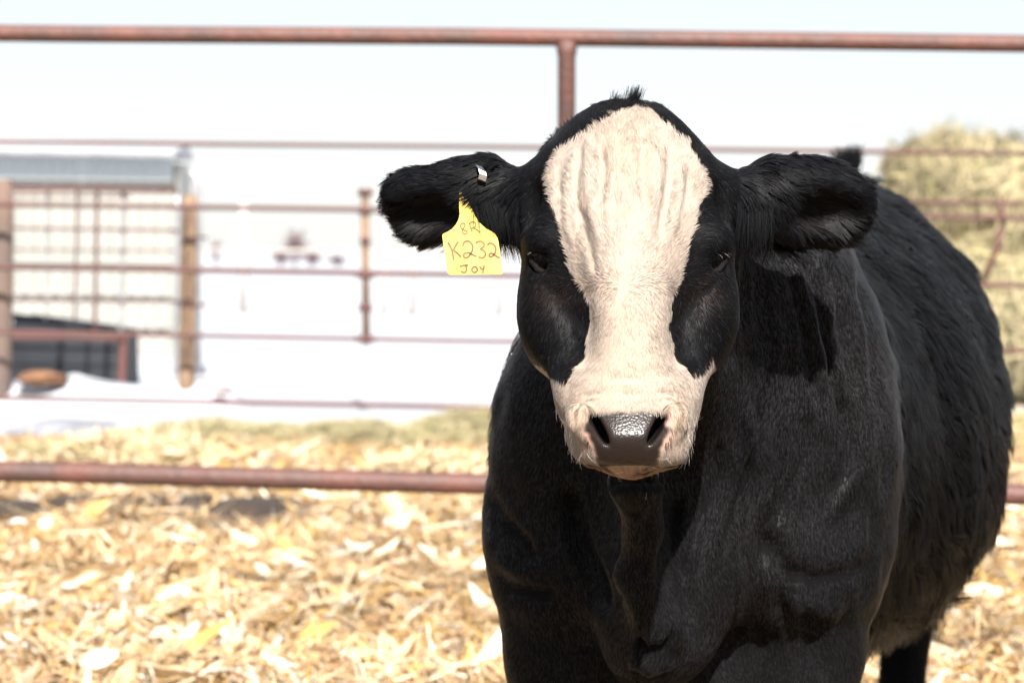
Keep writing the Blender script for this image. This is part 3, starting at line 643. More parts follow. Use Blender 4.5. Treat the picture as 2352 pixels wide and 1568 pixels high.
# --- skin folds: forehead wrinkles, neck folds, shoulder creases
px, py = PP.T
def ridge(path, w, amp, sharp=1.0):
    """height of a fold that runs along a path of view points"""
    P = np.array(path, dtype=float); best = np.full(len(px), 1e9); tt = np.zeros(len(px)); L = 0
    seg = np.linalg.norm(np.diff(P, axis=0), axis=1); tot = seg.sum()
    for i in range(len(P)-1):
        a, b = P[i], P[i+1]; ab = b-a; t = np.clip(((px-a[0])*ab[0]+(py-a[1])*ab[1])/(ab@ab), 0, 1)
        d = np.hypot(px-a[0]-t*ab[0], py-a[1]-t*ab[1]); m = d < best; best[m] = d[m]; tt[m] = (L + t[m]*seg[i])/tot; L += seg[i]
    fade = sstep(tt, 0, .18)*(1-sstep(tt, .78, 1))
    return amp*np.exp(-(best/w)**2)*fade
H = np.zeros(len(V))
hf = HEAD*FRONT
for path, w, amp in [
    ([(1345, 320), (1352, 380), (1350, 440), (1365, 500), (1380, 550)], 10, .0050), ([(1378, 320), (1386, 370), (1384, 440), (1372, 490)], 8, -.0048),
    ([(1318, 340), (1310, 390), (1300, 440), (1305, 520), (1325, 590)], 9, .0036), ([(1332, 330), (1326, 400), (1322, 460), (1338, 540)], 7, -.0044),
    ([(1288, 370), (1282, 420), (1290, 470)], 8, -.003), ([(1400, 330), (1404, 400), (1396, 470), (1400, 540)], 9, .0030),
    ([(1440, 280), (1440, 360), (1438, 450), (1440, 520)], 17, .0046), ([(1478, 330), (1474, 400), (1480, 450), (1486, 500)], 8, -.0055),
    ([(1500, 330), (1510, 380), (1512, 440), (1500, 500), (1490, 560)], 10, .0055), ([(1536, 330), (1540, 390), (1530, 440), (1520, 500), (1512, 570)], 7, -.0050),
    ([(1560, 360), (1566, 420), (1556, 480), (1540, 560)], 9, .0034), ([(1580, 400), (1580, 440), (1570, 500)], 7, -.0032),
    ([(1330, 470), (1345, 540), (1362, 600), (1368, 650)], 8, -.0034), ([(1350, 480), (1372, 540), (1384, 580)], 7, .0025),
    ([(1395, 870), (1445, 866), (1495, 870)], 8, -.0012), ([(1400, 888), (1445, 892), (1490, 888)], 8, .001),
    ([(1250, 640), (1262, 660), (1290, 672)], 5, -.003), ([(1640, 640), (1628, 662), (1600, 676)], 5, -.003),
    ([(1395, 895), (1350, 905), (1322, 940), (1318, 990)], 6, -.003), ([(1500, 895), (1545, 905), (1572, 940), (1574, 990)], 6, -.003),
    ([(1365, 925), (1330, 940), (1328, 990)], 8, .0025), ([(1525, 925), (1562, 940), (1562, 990)], 8, .0025)]:
    H += ridge(path, w*1.1, amp*.92)*hf
BODY = (V[:, 1] > 3.08) & ~HEAD
bf = BODY*FRONT*(V[:, 1] < 3.6)
folds = [([(1760, 600), (1775, 720), (1790, 850), (1800, 980)], 16, .004), ([(1800, 590), (1830, 700), (1860, 830), (1880, 960)], 9, -.006),
    ([(1850, 570), (1880, 680), (1905, 800), (1930, 930), (1945, 1050)], 9, -.006), ([(1825, 590), (1855, 700), (1885, 810), (1905, 940)], 10, .005),
    ([(1900, 580), (1925, 680), (1950, 800), (1965, 920)], 9, -.004), ([(1720, 900), (1715, 1000), (1690, 1100), (1650, 1200), (1625, 1330)], 10, .006),
    ([(1745, 900), (1740, 1000), (1712, 1100), (1680, 1200)], 8, -.006), ([(1800, 920), (1790, 1020), (1770, 1120), (1725, 1220)], 11, .005),
    ([(1860, 920), (1850, 1040), (1800, 1150), (1770, 1230)], 9, -.006), ([(1940, 900), (1960, 1000), (1940, 1080), (1900, 1140)], 12, -.006),
    ([(1650, 1000), (1645, 1090), (1620, 1180)], 8, -.005), ([(1990, 960), (1985, 1060), (1940, 1140), (1880, 1200)], 14, .006),
    ([(1750, 1210), (1810, 1330), (1790, 1440)], 26, -.012), ([(1800, 1300), (1870, 1330), (1960, 1310), (2010, 1270)], 22, -.009), ([(1790, 1380), (1860, 1390), (1950, 1400)], 22, .007),
    ([(1620, 1130), (1600, 1240), (1585, 1350)], 12, -.007), ([(1580, 1120), (1570, 1230), (1560, 1300)], 9, .005),
    ([(1120, 1120), (1150, 1190), (1200, 1240), (1230, 1300)], 18, -.009), ([(1110, 1300), (1170, 1350), (1240, 1370), (1290, 1350)], 20, -.009), ([(1130, 1270), (1190, 1310), (1240, 1320)], 16, .005),
    ([(1300, 1100), (1330, 1250), (1400, 1420)], 24, -.016), ([(1560, 1120), (1560, 1250), (1590, 1400), (1600, 1500)], 18, -.012),
    ([(1450, 1460), (1480, 1500), (1530, 1490), (1560, 1440)], 10, -.010), ([(1445, 1510), (1490, 1535), (1560, 1510)], 12, .008)]
for path, w, amp in folds: H += ridge(path, w, amp*(1.55 if path[0][1] < 930 else 1.3))*bf
hn = noise(np.stack([px/5554*3.4, V[:, 1]*.4, V[:, 2]*.22], 1), .016, 3)
H += .0065*hn*bf*(px > 1690)*sstep(py, 560, 640)
H += BODY*(.006*noise(V, .12, 5) + .003*noise(V, .05, 6))
H += .0012*noise(V, .03, 8)
V = V + N*H[:, None]; V = relax(V, 1, .35); N = vnormals(V)

# --- coat pattern
def inpoly(x, y, poly):
    r = np.zeros(len(x), bool); n = len(poly)
    for i in range(n):
        x1, y1 = poly[i]; x2, y2 = poly[(i+1) % n]
        if y1 == y2: continue
        m = ((y1 > y) != (y2 > y)) & (x < (x2-x1)*(y-y1)/(y2-y1)+x1); r ^= m
    return r
BLAZE = [(1427, 256), (1486, 258), (1520, 278), (1546, 304), (1585, 333), (1598, 366), (1621, 399), (1625, 425), (1618, 451), (1597, 484), (1595, 514), (1580, 563),
         (1572, 613), (1553, 662), (1542, 708), (1536, 740), (1543, 786), (1555, 827), (1593, 862), (1616, 847), (1633, 822), (1650, 840), (1640, 1120), (1240, 1120),
         (1225, 830), (1246, 839), (1277, 865), (1300, 877), (1326, 847), (1344, 818), (1350, 777), (1357, 733), (1358, 704), (1345, 672), (1318, 636), (1305, 590),
         (1295, 547), (1279, 498), (1262, 458), (1254, 399), (1279, 346), (1341, 313), (1388, 283)]
PAD = [(1352, 953), (1360, 950), (1394, 948), (1426, 943), (1446, 950), (1470, 943), (1510, 948), (1528, 952), (1532, 962), (1524, 972), (1538, 982), (1536, 996), (1526, 1012), (1520, 1030), (1512, 1062), (1512, 1070), (1374, 1070), (1374, 1062),
       (1366, 1035), (1360, 1018), (1348, 998), (1340, 984), (1338, 972), (1350, 966)]
def coat(P, wob=1.0):
    """1 where the hair is cream-white"""
    q = project(P); w1 = noise(P, .012, 21)*5*wob; w2 = noise(P, .012, 22)*5*wob
    return inpoly(q[:, 0]+w1, q[:, 1]+w2, BLAZE) & (P[:, 1] < np.where(q[:, 1] > 1000, 2.99, 3.075))
def nose_mask(P):
    q = project(P); return inpoly(q[:, 0]+noise(P, .008, 31)*2, q[:, 1]+noise(P, .008, 32)*2, PAD) & (P[:, 1] < 2.90)
white = coat(V).astype(float); pad = nose_mask(V).astype(float)
def blur(a, k):
    for _ in range(k):
        s_ = np.zeros(len(V)); c_ = np.zeros(len(V))
        for i_, j_ in ((0, 1), (1, 0)): s_ += np.bincount(E[:, i_], a[E[:, j_]], len(V)); c_ += np.bincount(E[:, i_], minlength=len(V))
        a = .5*a+.5*s_/c_
    return a
pad = blur(pad, 2); white = blur(white, 1)
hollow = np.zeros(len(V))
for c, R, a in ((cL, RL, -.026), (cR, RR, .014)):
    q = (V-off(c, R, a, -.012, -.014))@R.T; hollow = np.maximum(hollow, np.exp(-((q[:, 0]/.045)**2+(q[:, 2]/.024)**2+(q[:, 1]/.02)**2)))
eyeskin = np.zeros(len(V))
for e in EYES.values():
    eyeskin = np.maximum(eyeskin, np.exp(-(((V-np.array(e)-np.array([0, -.012, 0]))/np.array([.020, .03, .020]))**2).sum(1)))
C = np.zeros((len(V), 4), dtype=np.float32); C[:, 3] = 1
C[:, :3] = np.array([.0035, .0033, .0036])
C[:, :3] = C[:, :3]*(1-hollow[:, None]) + hollow[:, None]*np.array([.010, .006, .005])
C[:, :3] = C[:, :3]*(1-white[:, None]) + white[:, None]*np.array([.36, .26, .20])
C[:, :3] = C[:, :3]*(1-pad[:, None]) + pad[:, None]*np.array([.016, .0110, .0095])
foot = V[:, 2] < .085
C[foot, :3] = np.array([.03, .026, .022])
# pink skin by the nostril, black skin inside the nostrils
def blob(cx, cyy, r): return np.exp(-(((px-cx)/r)**2+((py-cyy)/r)**2))*HEAD
pk = np.clip(blob(1537, 960, 13)*1.2+blob(1352, 1000, 8)+.6*blob(1535, 1010, 16)+.6*blob(1345, 1020, 14), 0, 1)*(1-pad)*white
C[:, :3] = C[:, :3]*(1-pk[:, None]) + pk[:, None]*np.array([.50, .26, .22])
for sx in (-1, 1):
    m = np.clip(1.6*np.exp(-(((V-np.array(W(1443+sx*60, 990, 2.835)))/np.array([.014, .026, .024]))**2).sum(1)), 0, 1)*(V[:, 1] > 2.816)
    C[:, :3] = C[:, :3]*(1-m[:, None]) + m[:, None]*np.array([.012, .010, .010])

cow = empty('cow', (float(AX0[0]), 3.9, 0))
tag(cow, 'black cow with a cream white blaze down its face, facing the camera on the straw', 'cow')
cowinv = Matrix.Translation(-Vector(cow.location))
def to_cow(o): o.parent = cow; o.matrix_parent_inverse = cowinv; return o

mb = bpy.data.materials.new('cow_skin'); mb.use_nodes = True; n = mb.node_tree.nodes; l = mb.node_tree.links; b = n['Principled BSDF']
at = n.new('ShaderNodeAttribute'); at.attribute_name = 'tint'; l.new(at.outputs['Color'], b.inputs['Base Color']); b.inputs['Specular IOR Level'].default_value = .05
aw = n.new('ShaderNodeAttribute'); aw.attribute_name = 'wet'
mr = n.new('ShaderNodeMapRange'); mr.inputs['To Min'].default_value = .75; mr.inputs['To Max'].default_value = .31; l.new(aw.outputs['Fac'], mr.inputs['Value'])
l.new(mr.outputs[0], b.inputs['Roughness'])
ms = n.new('ShaderNodeMapRange'); ms.inputs['To Min'].default_value = .05; ms.inputs['To Max'].default_value = .22; l.new(aw.outputs['Fac'], ms.inputs['Value']); l.new(ms.outputs[0], b.inputs['Specular IOR Level'])
vo = n.new('ShaderNodeTexVoronoi'); vo.inputs['Scale'].default_value = 430; vo.feature = 'SMOOTH_F1'; tc = n.new('ShaderNodeTexCoord'); l.new(tc.outputs['Object'], vo.inputs['Vector'])
mu = n.new('ShaderNodeMath'); mu.operation = 'MULTIPLY'; l.new(vo.outputs['Distance'], mu.inputs[0]); l.new(aw.outputs['Fac'], mu.inputs[1])
bp = n.new('ShaderNodeBump'); bp.invert = True; bp.inputs['Strength'].default_value = .5; bp.inputs['Distance'].default_value = .0008
l.new(mu.outputs[0], bp.inputs['Height']); l.new(bp.outputs[0], b.inputs['Normal'])
body = mesh_obj('body', V, Q, mb, None, True); to_cow(body)
ca = body.data.color_attributes.new('tint', 'FLOAT_COLOR', 'POINT'); ca.data.foreach_set('color', C.ravel())
wa = body.data.attributes.new('wet', 'FLOAT', 'POINT'); wa.data.foreach_set('value', pad.astype(np.float32))
print('cow verts', len(V), 'quads', len(Q))

# ---------------------------------------------------------------- eyes
m_eye = bpy.data.materials.new('eyeball'); m_eye.use_nodes = True
_b = m_eye.node_tree.nodes['Principled BSDF']; _b.inputs['Roughness'].default_value = .12; _b.inputs['Coat Weight'].default_value = .0; _b.inputs['Specular IOR Level'].default_value = .09
_at = m_eye.node_tree.nodes.new('ShaderNodeAttribute'); _at.attribute_name = 'tint'; m_eye.node_tree.links.new(_at.outputs['Color'], _b.inputs['Base Color'])
m_lid = mat('eyelid_skin', (.005, .004, .004), .75, spec=.12, bump=.3, bump_scale=300)
m_pink = mat('tear_duct', (.10, .055, .055), .5)
def uv_ball(name, c, r, axis, m, colf, parent):
    nu, nv = 40, 28; A = Vector(axis).normalized(); B = A.orthogonal().normalized(); Cc = A.cross(B); v = []
    for i in range(nv+1):
        ph = math.pi*i/nv
        for j in range(nu):
            th = 2*math.pi*j/nu; v.append(Vector(c) + (A*math.cos(ph) + (B*math.cos(th)+Cc*math.sin(th))*math.sin(ph))*r)
    f = [(i*nu+j, (i+1)*nu+j, (i+1)*nu+(j+1) % nu, i*nu+(j+1) % nu) for i in range(nv) for j in range(nu)]
    o = mesh_obj(name, np.array(v), f, m, None, True)
    col = np.array([list(colf(math.degrees(math.pi*i/nv))) + [1] for i in range(nv+1) for j in range(nu)], dtype=np.float32)
    o.data.color_attributes.new('tint', 'FLOAT_COLOR', 'POINT').data.foreach_set('color', col.ravel())
    return to_cow(o)
def eyecol(d): return (.003, .003, .004) if d < 20 else ((.018, .008, .004) if d < 46 else ((.06, .032, .010) if d < 52 else (.006, .005, .005)))
for sx, e in EYES.items():
    ey = uv_ball('eye', (e.x - sx*.001, e.y-.004, e.z), .0165, (sx*.42, -1, -.12), m_eye, eyecol, None)
    # lids: two fleshy rims round the ball
    q = [e + Vector((sx*-.0125, -.019, -.0150)), e + Vector((sx*-.0115, -.0235, -.003)), e + Vector((sx*-.0065, -.0250, .0050)), e + Vector((sx*.003, -.0225, .0085)), e + Vector((sx*.0135, -.0130, .0065))]
    up = MB().tube(q, [.0020, .0048, .0066, .0060, .003], 12).build('upper_eyelid', m_lid, None, True); to_cow(up)
    q = [e + Vector((sx*-.0130, -.0190, -.0150)), e + Vector((sx*-.004, -.0225, -.0165)), e + Vector((sx*.006, -.0185, -.012)), e + Vector((sx*.0140, -.0120, -.001)), e + Vector((sx*.0140, -.0125, .0085))]
    lo_ = MB().tube(q, [.0020, .0036, .0042, .0036, .0022], 12).build('lower_eyelid', m_lid, None, True); to_cow(lo_)
    q = [e + Vector((sx*-.0115, -.0180, -.0135)), e + Vector((sx*-.0065, -.0190, -.0125))]
    to_cow(MB().tube(q, [.0022, .0016], 8).build('tear_duct', m_pink, None, True))

# ---------------------------------------------------------------- hair
def hair_mat(name, attr='tint'):
    m = bpy.data.materials.new(name); m.use_nodes = True; n = m.node_tree.nodes; l = m.node_tree.links; b = n['Principled BSDF']
    a = n.new('ShaderNodeAttribute'); a.attribute_name = attr; l.new(a.outputs['Color'], b.inputs['Base Color'])
    b.inputs['Roughness'].default_value = .46; b.inputs['Specular IOR Level'].default_value = .09
    sn = n.new('ShaderNodeAttribute'); sn.attribute_name = 'skin_normal'
    ge = n.new('ShaderNodeNewGeometry'); mx = n.new('ShaderNodeMix'); mx.data_type = 'VECTOR'; mx.inputs[0].default_value = .72
    l.new(ge.outputs['Normal'], mx.inputs[4]); l.new(sn.outputs['Vector'], mx.inputs[5])
    nm = n.new('ShaderNodeVectorMath'); nm.operation = 'NORMALIZE'; l.new(mx.outputs[1], nm.inputs[0]); l.new(nm.outputs[0], b.inputs['Normal'])
    return m
m_fur = hair_mat('coat_hair'); m_sleek = hair_mat('sleek_coat_hair'); m_sleek.node_tree.nodes['Principled BSDF'].inputs['Specular IOR Level'].default_value = .15
m_sleek.node_tree.nodes['Principled BSDF'].inputs['Roughness'].default_value = .40
def hairs(name, P, Nn, T, L, lift, r0, Cc, k=4, droop=0.0, m=m_fur):
    n_ = len(P); t = np.linspace(0, 1, k)
    pts = np.zeros((n_, k, 3))
    for i, s in enumerate(t):
        pts[:, i] = P + Nn*(L*lift*(s-.45*s*s) - .0008)[:, None] + T*(L*s*(.75+.25*s))[:, None]
        pts[:, i, 2] -= L*droop*s*s
    hc = bpy.data.hair_curves.new(name); hc.add_curves([k]*n_)
    hc.attributes['position'].data.foreach_set('vector', pts.astype(np.float32).ravel())
    ra = hc.attributes.get('radius') or hc.attributes.new('radius', 'FLOAT', 'POINT')
    rad = (np.ones((n_, 1))*r0 if np.isscalar(r0) else r0[:, None])*(1-.8*t[None, :]**1.5); ra.data.foreach_set('value', rad.astype(np.float32).ravel())
    ca = hc.attributes.new('tint', 'FLOAT_COLOR', 'CURVE'); c4 = np.ones((n_, 4), dtype=np.float32); c4[:, :3] = Cc; ca.data.foreach_set('color', c4.ravel())
    na = hc.attributes.new('skin_normal', 'FLOAT_VECTOR', 'CURVE'); na.data.foreach_set('vector', Nn.astype(np.float32).ravel())
    hc.materials.append(m); o = link(bpy.data.objects.new(name, hc)); to_cow(o); o['kind'] = 'stuff'; return o
cen = V[Q].mean(1); area = np.linalg.norm(np.cross(V[Q[:, 2]]-V[Q[:, 0]], V[Q[:, 3]]-V[Q[:, 1]]), axis=1)/2
cN = unit(N[Q].mean(1)); cpx, cpy = project(cen).T
chead = (cen[:, 1] < 3.13) & (cpy < 1110) & (cpx > 1188) & (cpx < 1698)
ear_l = (cpx < 1192) & (cpy < 640) & (cen[:, 1] < 3.25); ear_r = (cpx > 1696) & (cpx < 2030) & (cpy < 640) & (cen[:, 1] < 3.19) ; cear = ear_l | ear_r
cpad = pad[Q].mean(1); cback = cN[:, 1]
toward = np.clip(1-(cN@unit(np.array([0, 1, .0]))-.35)*3, .12, 1)       # thinner coat on faces turned away from the yard side
def sample(mask, count, extra=1.0):
    w = area*mask*toward*extra; w = w/w.sum(); i = rng.choice(len(Q), count, p=w); a = rng.random(count)[:, None]; b = rng.random(count)[:, None]
    q = Q[i]; lerp4 = lambda A: (A[q[:, 0]]*(1-a)+A[q[:, 1]]*a)*(1-b) + (A[q[:, 3]]*(1-a)+A[q[:, 2]]*a)*b
    return i, lerp4(V), unit(lerp4(N))
def tangent(T, Nn): return unit(T - Nn*(T*Nn).sum(1)[:, None])
def clump(P, T, L, n_, w=.6):
    """draw the tips of neighbouring hairs together into locks (changes T)"""
    from mathutils.kdtree import KDTree
    c_ = rng.choice(len(P), n_, replace=False); kd = KDTree(n_)
    for j, a_ in enumerate(c_): kd.insert(P[a_], j)
    kd.balance(); near = c_[np.array([kd.find(p_)[1] for p_ in P])]
    tip = P[near] + T[near]*L[near][:, None]; own = P + T*L[:, None]; T[:] = unit(own + (tip-own)*w*(.5+.7*rng.random((len(P), 1))) - P)
def jitter(P, sc, amp, seed): return np.stack([noise(P, sc, seed), noise(P, sc, seed+1), noise(P, sc, seed+2)], 1)*amp
if FUR:
    BLK = np.array([.0036, .0037, .0045]); 
    # --- face
    i, P, Nn = sample(chead & (cpad < .3), 165000, np.where(cpy > 1060, 4.0, 1.0))
    q = project(P); wh = np.array([1432., 664.]); d = (q-wh)
    up_ = sst(-(q[:, 1]-wh[1]), -25, 25)
    radial = np.stack([d[:, 0]*1.0, 0*d[:, 0], -d[:, 1]], 1); radial = unit(radial)
    down = np.stack([np.sign(d[:, 0])*.25*np.clip(np.abs(d[:, 0])/100, 0, 1), 0*d[:, 0]-.1, -np.ones(len(d))], 1)
    T = radial*up_[:, None] + down*(1-up_)[:, None]; side = sst(np.abs(q[:, 0]-1443), 150, 215)
    T = T*(1-side)[:, None] + np.stack([np.sign(d[:, 0])*.25, .5+0*side, -.9+0*side], 1)*side[:, None]
    lowf = sst(q[:, 1], 960, 1050); T = T*(1-.3*lowf)[:, None]
    T = tangent(T + (jitter(P, .018, .35, 201) + jitter(P, .006, .25, 211))*(1-.6*sst(q[:, 1], 800, 960))[:, None], Nn)
    wt = coat(P).astype(float); ns = .5+.5*noise(P, .02, 61)
    cw = np.array([.325, .275, .235])*(1+.10*noise(P, .03, 62))[:, None]; warm = np.exp(-(((q[:, 0]-1440)/70)**2)) * (np.exp(-((q[:, 1]-840)/90)**2)*.8 + np.exp(-((q[:, 1]-330)/90)**2)*.7 + np.exp(-((q[:, 1]-700)/40)**2)*.4)
    cw = cw*(1-warm[:, None]*np.array([0, .10, .20])); dirty = np.clip(np.exp(-(((np.abs(q[:, 0]-1443)-110)/26)**2+((q[:, 1]-950)/55)**2)), 0, 1); cw = cw*(1-dirty[:, None]*np.array([.18, .26, .38]))
    dk = np.clip(np.exp(-(((q[:, 0]-1443)/75)**2+((q[:, 1]-947)/12)**2)), 0, 1); cw = cw*(1-.75*dk[:, None])
    chin = sst(q[:, 1], 1060, 1076)*(np.abs(q[:, 0]-1445) < 85); cw = cw*(1+chin[:, None]*np.array([.15, -.12, -.30]))
    wing = np.clip(1.5*np.exp(-(((np.abs(q[:, 0]-1443)-86)/13)**2+((q[:, 1]-998)/26)**2)), 0, 1); cw = cw*(1-wing[:, None]*.93)
    pinkz = np.clip(np.exp(-(((q[:, 0]-1538)/16)**2+((q[:, 1]-962)/15)**2)), 0, 1)
    brn = np.exp(-(((np.abs(q[:, 0]-1443)-170)/45)**2+((q[:, 1]-675)/35)**2))
    cb = BLK*(.5+1.1*rng.random((len(P), 1)))*np.where(rng.random((len(P), 1)) < .07, 5, 1) + brn[:, None]*np.array([.016, .010, .007])  # a few black hairs coloured lighter as painted glints
    Cc = cb*(1-wt[:, None]) + cw*(.74+.44*rng.random((len(P), 1)))*wt[:, None]
    dE = np.min([np.linalg.norm(P-(np.array(e)+np.array([0, -.018, 0])), axis=1) for e in EYES.values()], axis=0)
    dN = np.min([np.hypot(q[:, 0]-(1443+s*60), (q[:, 1]-990)) for s in (-1, 1)], axis=0)
    L = .0085*(.7+.5*rng.random(len(P)))*(1+1.0*sst(-q[:, 1], -370, -260)) ; L = L*np.clip((dE-.004)/.02, .25, 1)*np.clip(dN/40, .35, 1)*np.where(pinkz > .4, .4, 1)
    ok = (dE > .0145) & ~nose_mask(P) & ~((pinkz > .55) & (rng.random(len(P)) < .8))
    g = lambda A: A[ok]
    L = L*(1-.15*sst(q[:, 1], 800, 960)); top_ = sst(-q[:, 1], -330, -250)*(1-wt); hairs('face_fur', g(P), g(Nn), g(T), g(L*(1+1.2*chin)), .36+.35*g(top_)+.3*g(chin), np.where(g(wt) > .5, .00034, .00030), g(Cc))
    # --- ears
    i, P, Nn = sample(cear, 52000, np.where(cN[:, 1] > .4, .6, 1.0))
    s = np.where(P[:, 0] < .15, -1, 1.); c_ = np.where(s[:, None] < 0, np.array(cL)[None], np.array(cR)[None])
    rel = P-c_; T = np.stack([s*.9, -.15+0*s, rel[:, 2]*9-.15 - .6*(rel[:, 0]*s < -.03)], 1)
    T = tangent(T + jitter(P, .02, .45, 221) + jitter(P, .007, .3, 231), Nn)
    hl = hollow[Q[i]].mean(1); hl = np.clip(hl, 0, 1); L = (.016+.016*rng.random(len(P))*(.5+.5*noise(P, .012, 63)))*(1-.15*hl)
    Cc = BLK*(.8+.6*rng.random((len(P), 1)))*np.where(rng.random((len(P), 1)) < .08, 4, 1) + np.clip(hl, 0, 1)[:, None]*np.array([.007, .0042, .003])  # scattered lighter hairs stand in for glints on the ears
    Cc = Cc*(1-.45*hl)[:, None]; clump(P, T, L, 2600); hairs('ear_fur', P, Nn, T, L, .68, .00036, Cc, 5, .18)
    # long fringe that hangs from the lower ear and its root
    i, P, Nn = sample(cear & (cN[:, 2] < .1) & (cN[:, 1] < .3), 6500, np.where((cpx > 1075) & (cpx < 1785), 3.0, .0))
    T = tangent(np.stack([np.where(P[:, 0] < .15, .12, -.10)*np.sign(.5-rng.random(len(P))*.6), -.25+0*P[:, 0], -1+0*P[:, 0]], 1) + jitter(P, .02, .45, 241), Nn)
    L = .022+.026*rng.random(len(P))**1.6; hairs('ear_fringe', P, Nn, T, L, .35, .00034, BLK*(.9+.9*rng.random((len(P), 1))), 6, .35)
    # --- neck, chest, forelegs
    fore = ~chead & ~cear & (cen[:, 1] < 3.72)
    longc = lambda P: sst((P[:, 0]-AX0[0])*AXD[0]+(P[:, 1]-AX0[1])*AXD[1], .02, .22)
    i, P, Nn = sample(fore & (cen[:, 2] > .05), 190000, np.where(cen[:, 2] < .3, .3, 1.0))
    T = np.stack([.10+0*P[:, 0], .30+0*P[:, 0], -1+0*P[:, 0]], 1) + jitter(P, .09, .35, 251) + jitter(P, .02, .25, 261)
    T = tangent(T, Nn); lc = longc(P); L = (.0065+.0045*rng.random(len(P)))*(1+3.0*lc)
    Cc = (np.array([.0128, .0132, .0150])*(1-.66*lc[:, None])*(1+.30*noise(P, .14, 66)+.18*noise(P, .03, 67)+.35*sst(P[:, 2], .75, 1.0))[:, None])*(.7+.6*rng.random((len(P), 1))); red = np.clip(noise(P, .10, 64), 0, 1)[:, None]; Cc = Cc*(1+red*np.array([.22, .05, 0]))  # black coat greyed, more toward the top, as painted sunlit sheen
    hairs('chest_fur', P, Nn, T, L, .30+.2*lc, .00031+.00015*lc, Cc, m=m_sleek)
    # --- flank: long winter coat in locks
    i, P, Nn = sample(~chead & ~cear & (cen[:, 1] >= 3.55) & (cen[:, 2] > .05), 105000, np.where(cen[:, 1] > 5.0, .3, 1.0)*np.where(cN[:, 0] < -.2, .4, 1))
    lock = jitter(P, .035, 1.3, 271) + jitter(P, .11, .5, 281)
    T = tangent(np.stack([.28+0*P[:, 0], .55+0*P[:, 0], -.85+0*P[:, 0]], 1)+lock*.85, Nn)
    L = (.022+.018*rng.random(len(P)))*(1+.6*noise(P, .05, 65)); clump(P, T, L, 5200, .75); L *= 1+.9*sst(-P[:, 2], -.60, -.46)*(P[:, 1] < 4.6); L = np.clip(L, .006, .08)
    low_ = P[:, 2] < .36; L[low_] = .012
    hairs('flank_fur', P, Nn, T, L, .66, .00066, BLK*(.3+.6*rng.random((len(P), 1)))*np.where(rng.random((len(P), 1)) < .08, 4, 1)*(1+.5*noise(P, .06, 77))[:, None], 5, .25)  # random paler hairs painted as glints in the locks
    # --- tufts on the poll and on the tail head
    def tuft(cx, cyy, Y, n_, h, spread, lean):
        c0 = np.array(W(cx, cyy, Y)); P = c0+rng.normal(0, 1, (n_, 3))*np.array([spread, spread, .002]); Nn = np.tile([0, -.3, .95], (n_, 1))
        T = unit(np.stack([lean+rng.normal(0, .18, n_), rng.normal(0, .15, n_), np.ones(n_)], 1)); return P, unit(Nn), T, h*(.5+.6*rng.random(n_))
    for nm_, args, r_ in (('poll_tuft', (1450, 248, 3.06, 300, .027, .004, .25), .0003), ('poll_tuft', (1410, 250, 3.06, 160, .020, .005, .4), .0003), ('poll_tuft', (1512, 262, 3.07, 60, .014, .004, .4), .0003),
                          ('tail_head_tuft', (1938, 392, 4.86, 300, .045, .010, -.1), .0008), ('tail_head_tuft', (1957, 392, 4.86, 200, .052, .006, .15), .0008)):
        P, Nn, T, L = tuft(*args); hairs(nm_, P, Nn, T, L, .1, r_, BLK*(.8+.5*rng.random((len(P), 1))), 5)
    # --- whiskers, eyelashes
    i, P, Nn = sample(chead & (cpy > 930) & (cpad < .2) & (cN[:, 1] < .5), 170, np.where((cpy > 1035) | (np.abs(cpx-1445) > 128), 5.0, .6))
    qq = project(P)[:, 0]; T = tangent(np.stack([np.sign(qq-1445)*.7*np.clip(np.abs(qq-1445)/100, 0, 1), -.4+0*qq, -.55+0*qq], 1)+rng.normal(0, .25, (len(P), 3)), Nn)
    hairs('whiskers', P, Nn, T, .009+.013*rng.random(len(P)), .5, .00022, np.tile([.75, .70, .62], (len(P), 1)), 5)
    for sx, e in EYES.items():
        n_ = 34; tt = rng.random(n_); p0 = np.array(e + Vector((sx*-.0125, -.0255, .002))); p1 = np.array(e + Vector((sx*.012, -.0175, .012)))
        P = p0+(p1-p0)*tt[:, None]; P[:, 2] += .004*np.sin(tt*3.1)
        Nn = unit(np.stack([sx*.3+0*tt, -1+0*tt, .1+0*tt], 1)); T = unit(np.stack([sx*(-.5+1.4*tt), -.5+0*tt, -.45+rng.normal(0, .15, n_)], 1))
        cc = np.where(rng.random((n_, 1)) < (.16 if sx > 0 else .05), np.array([[.3, .29, .27]]), BLK[None]*2)
        hairs('eyelashes', P, Nn, T, .011+.006*rng.random(n_), .3, .00026, cc, 5)

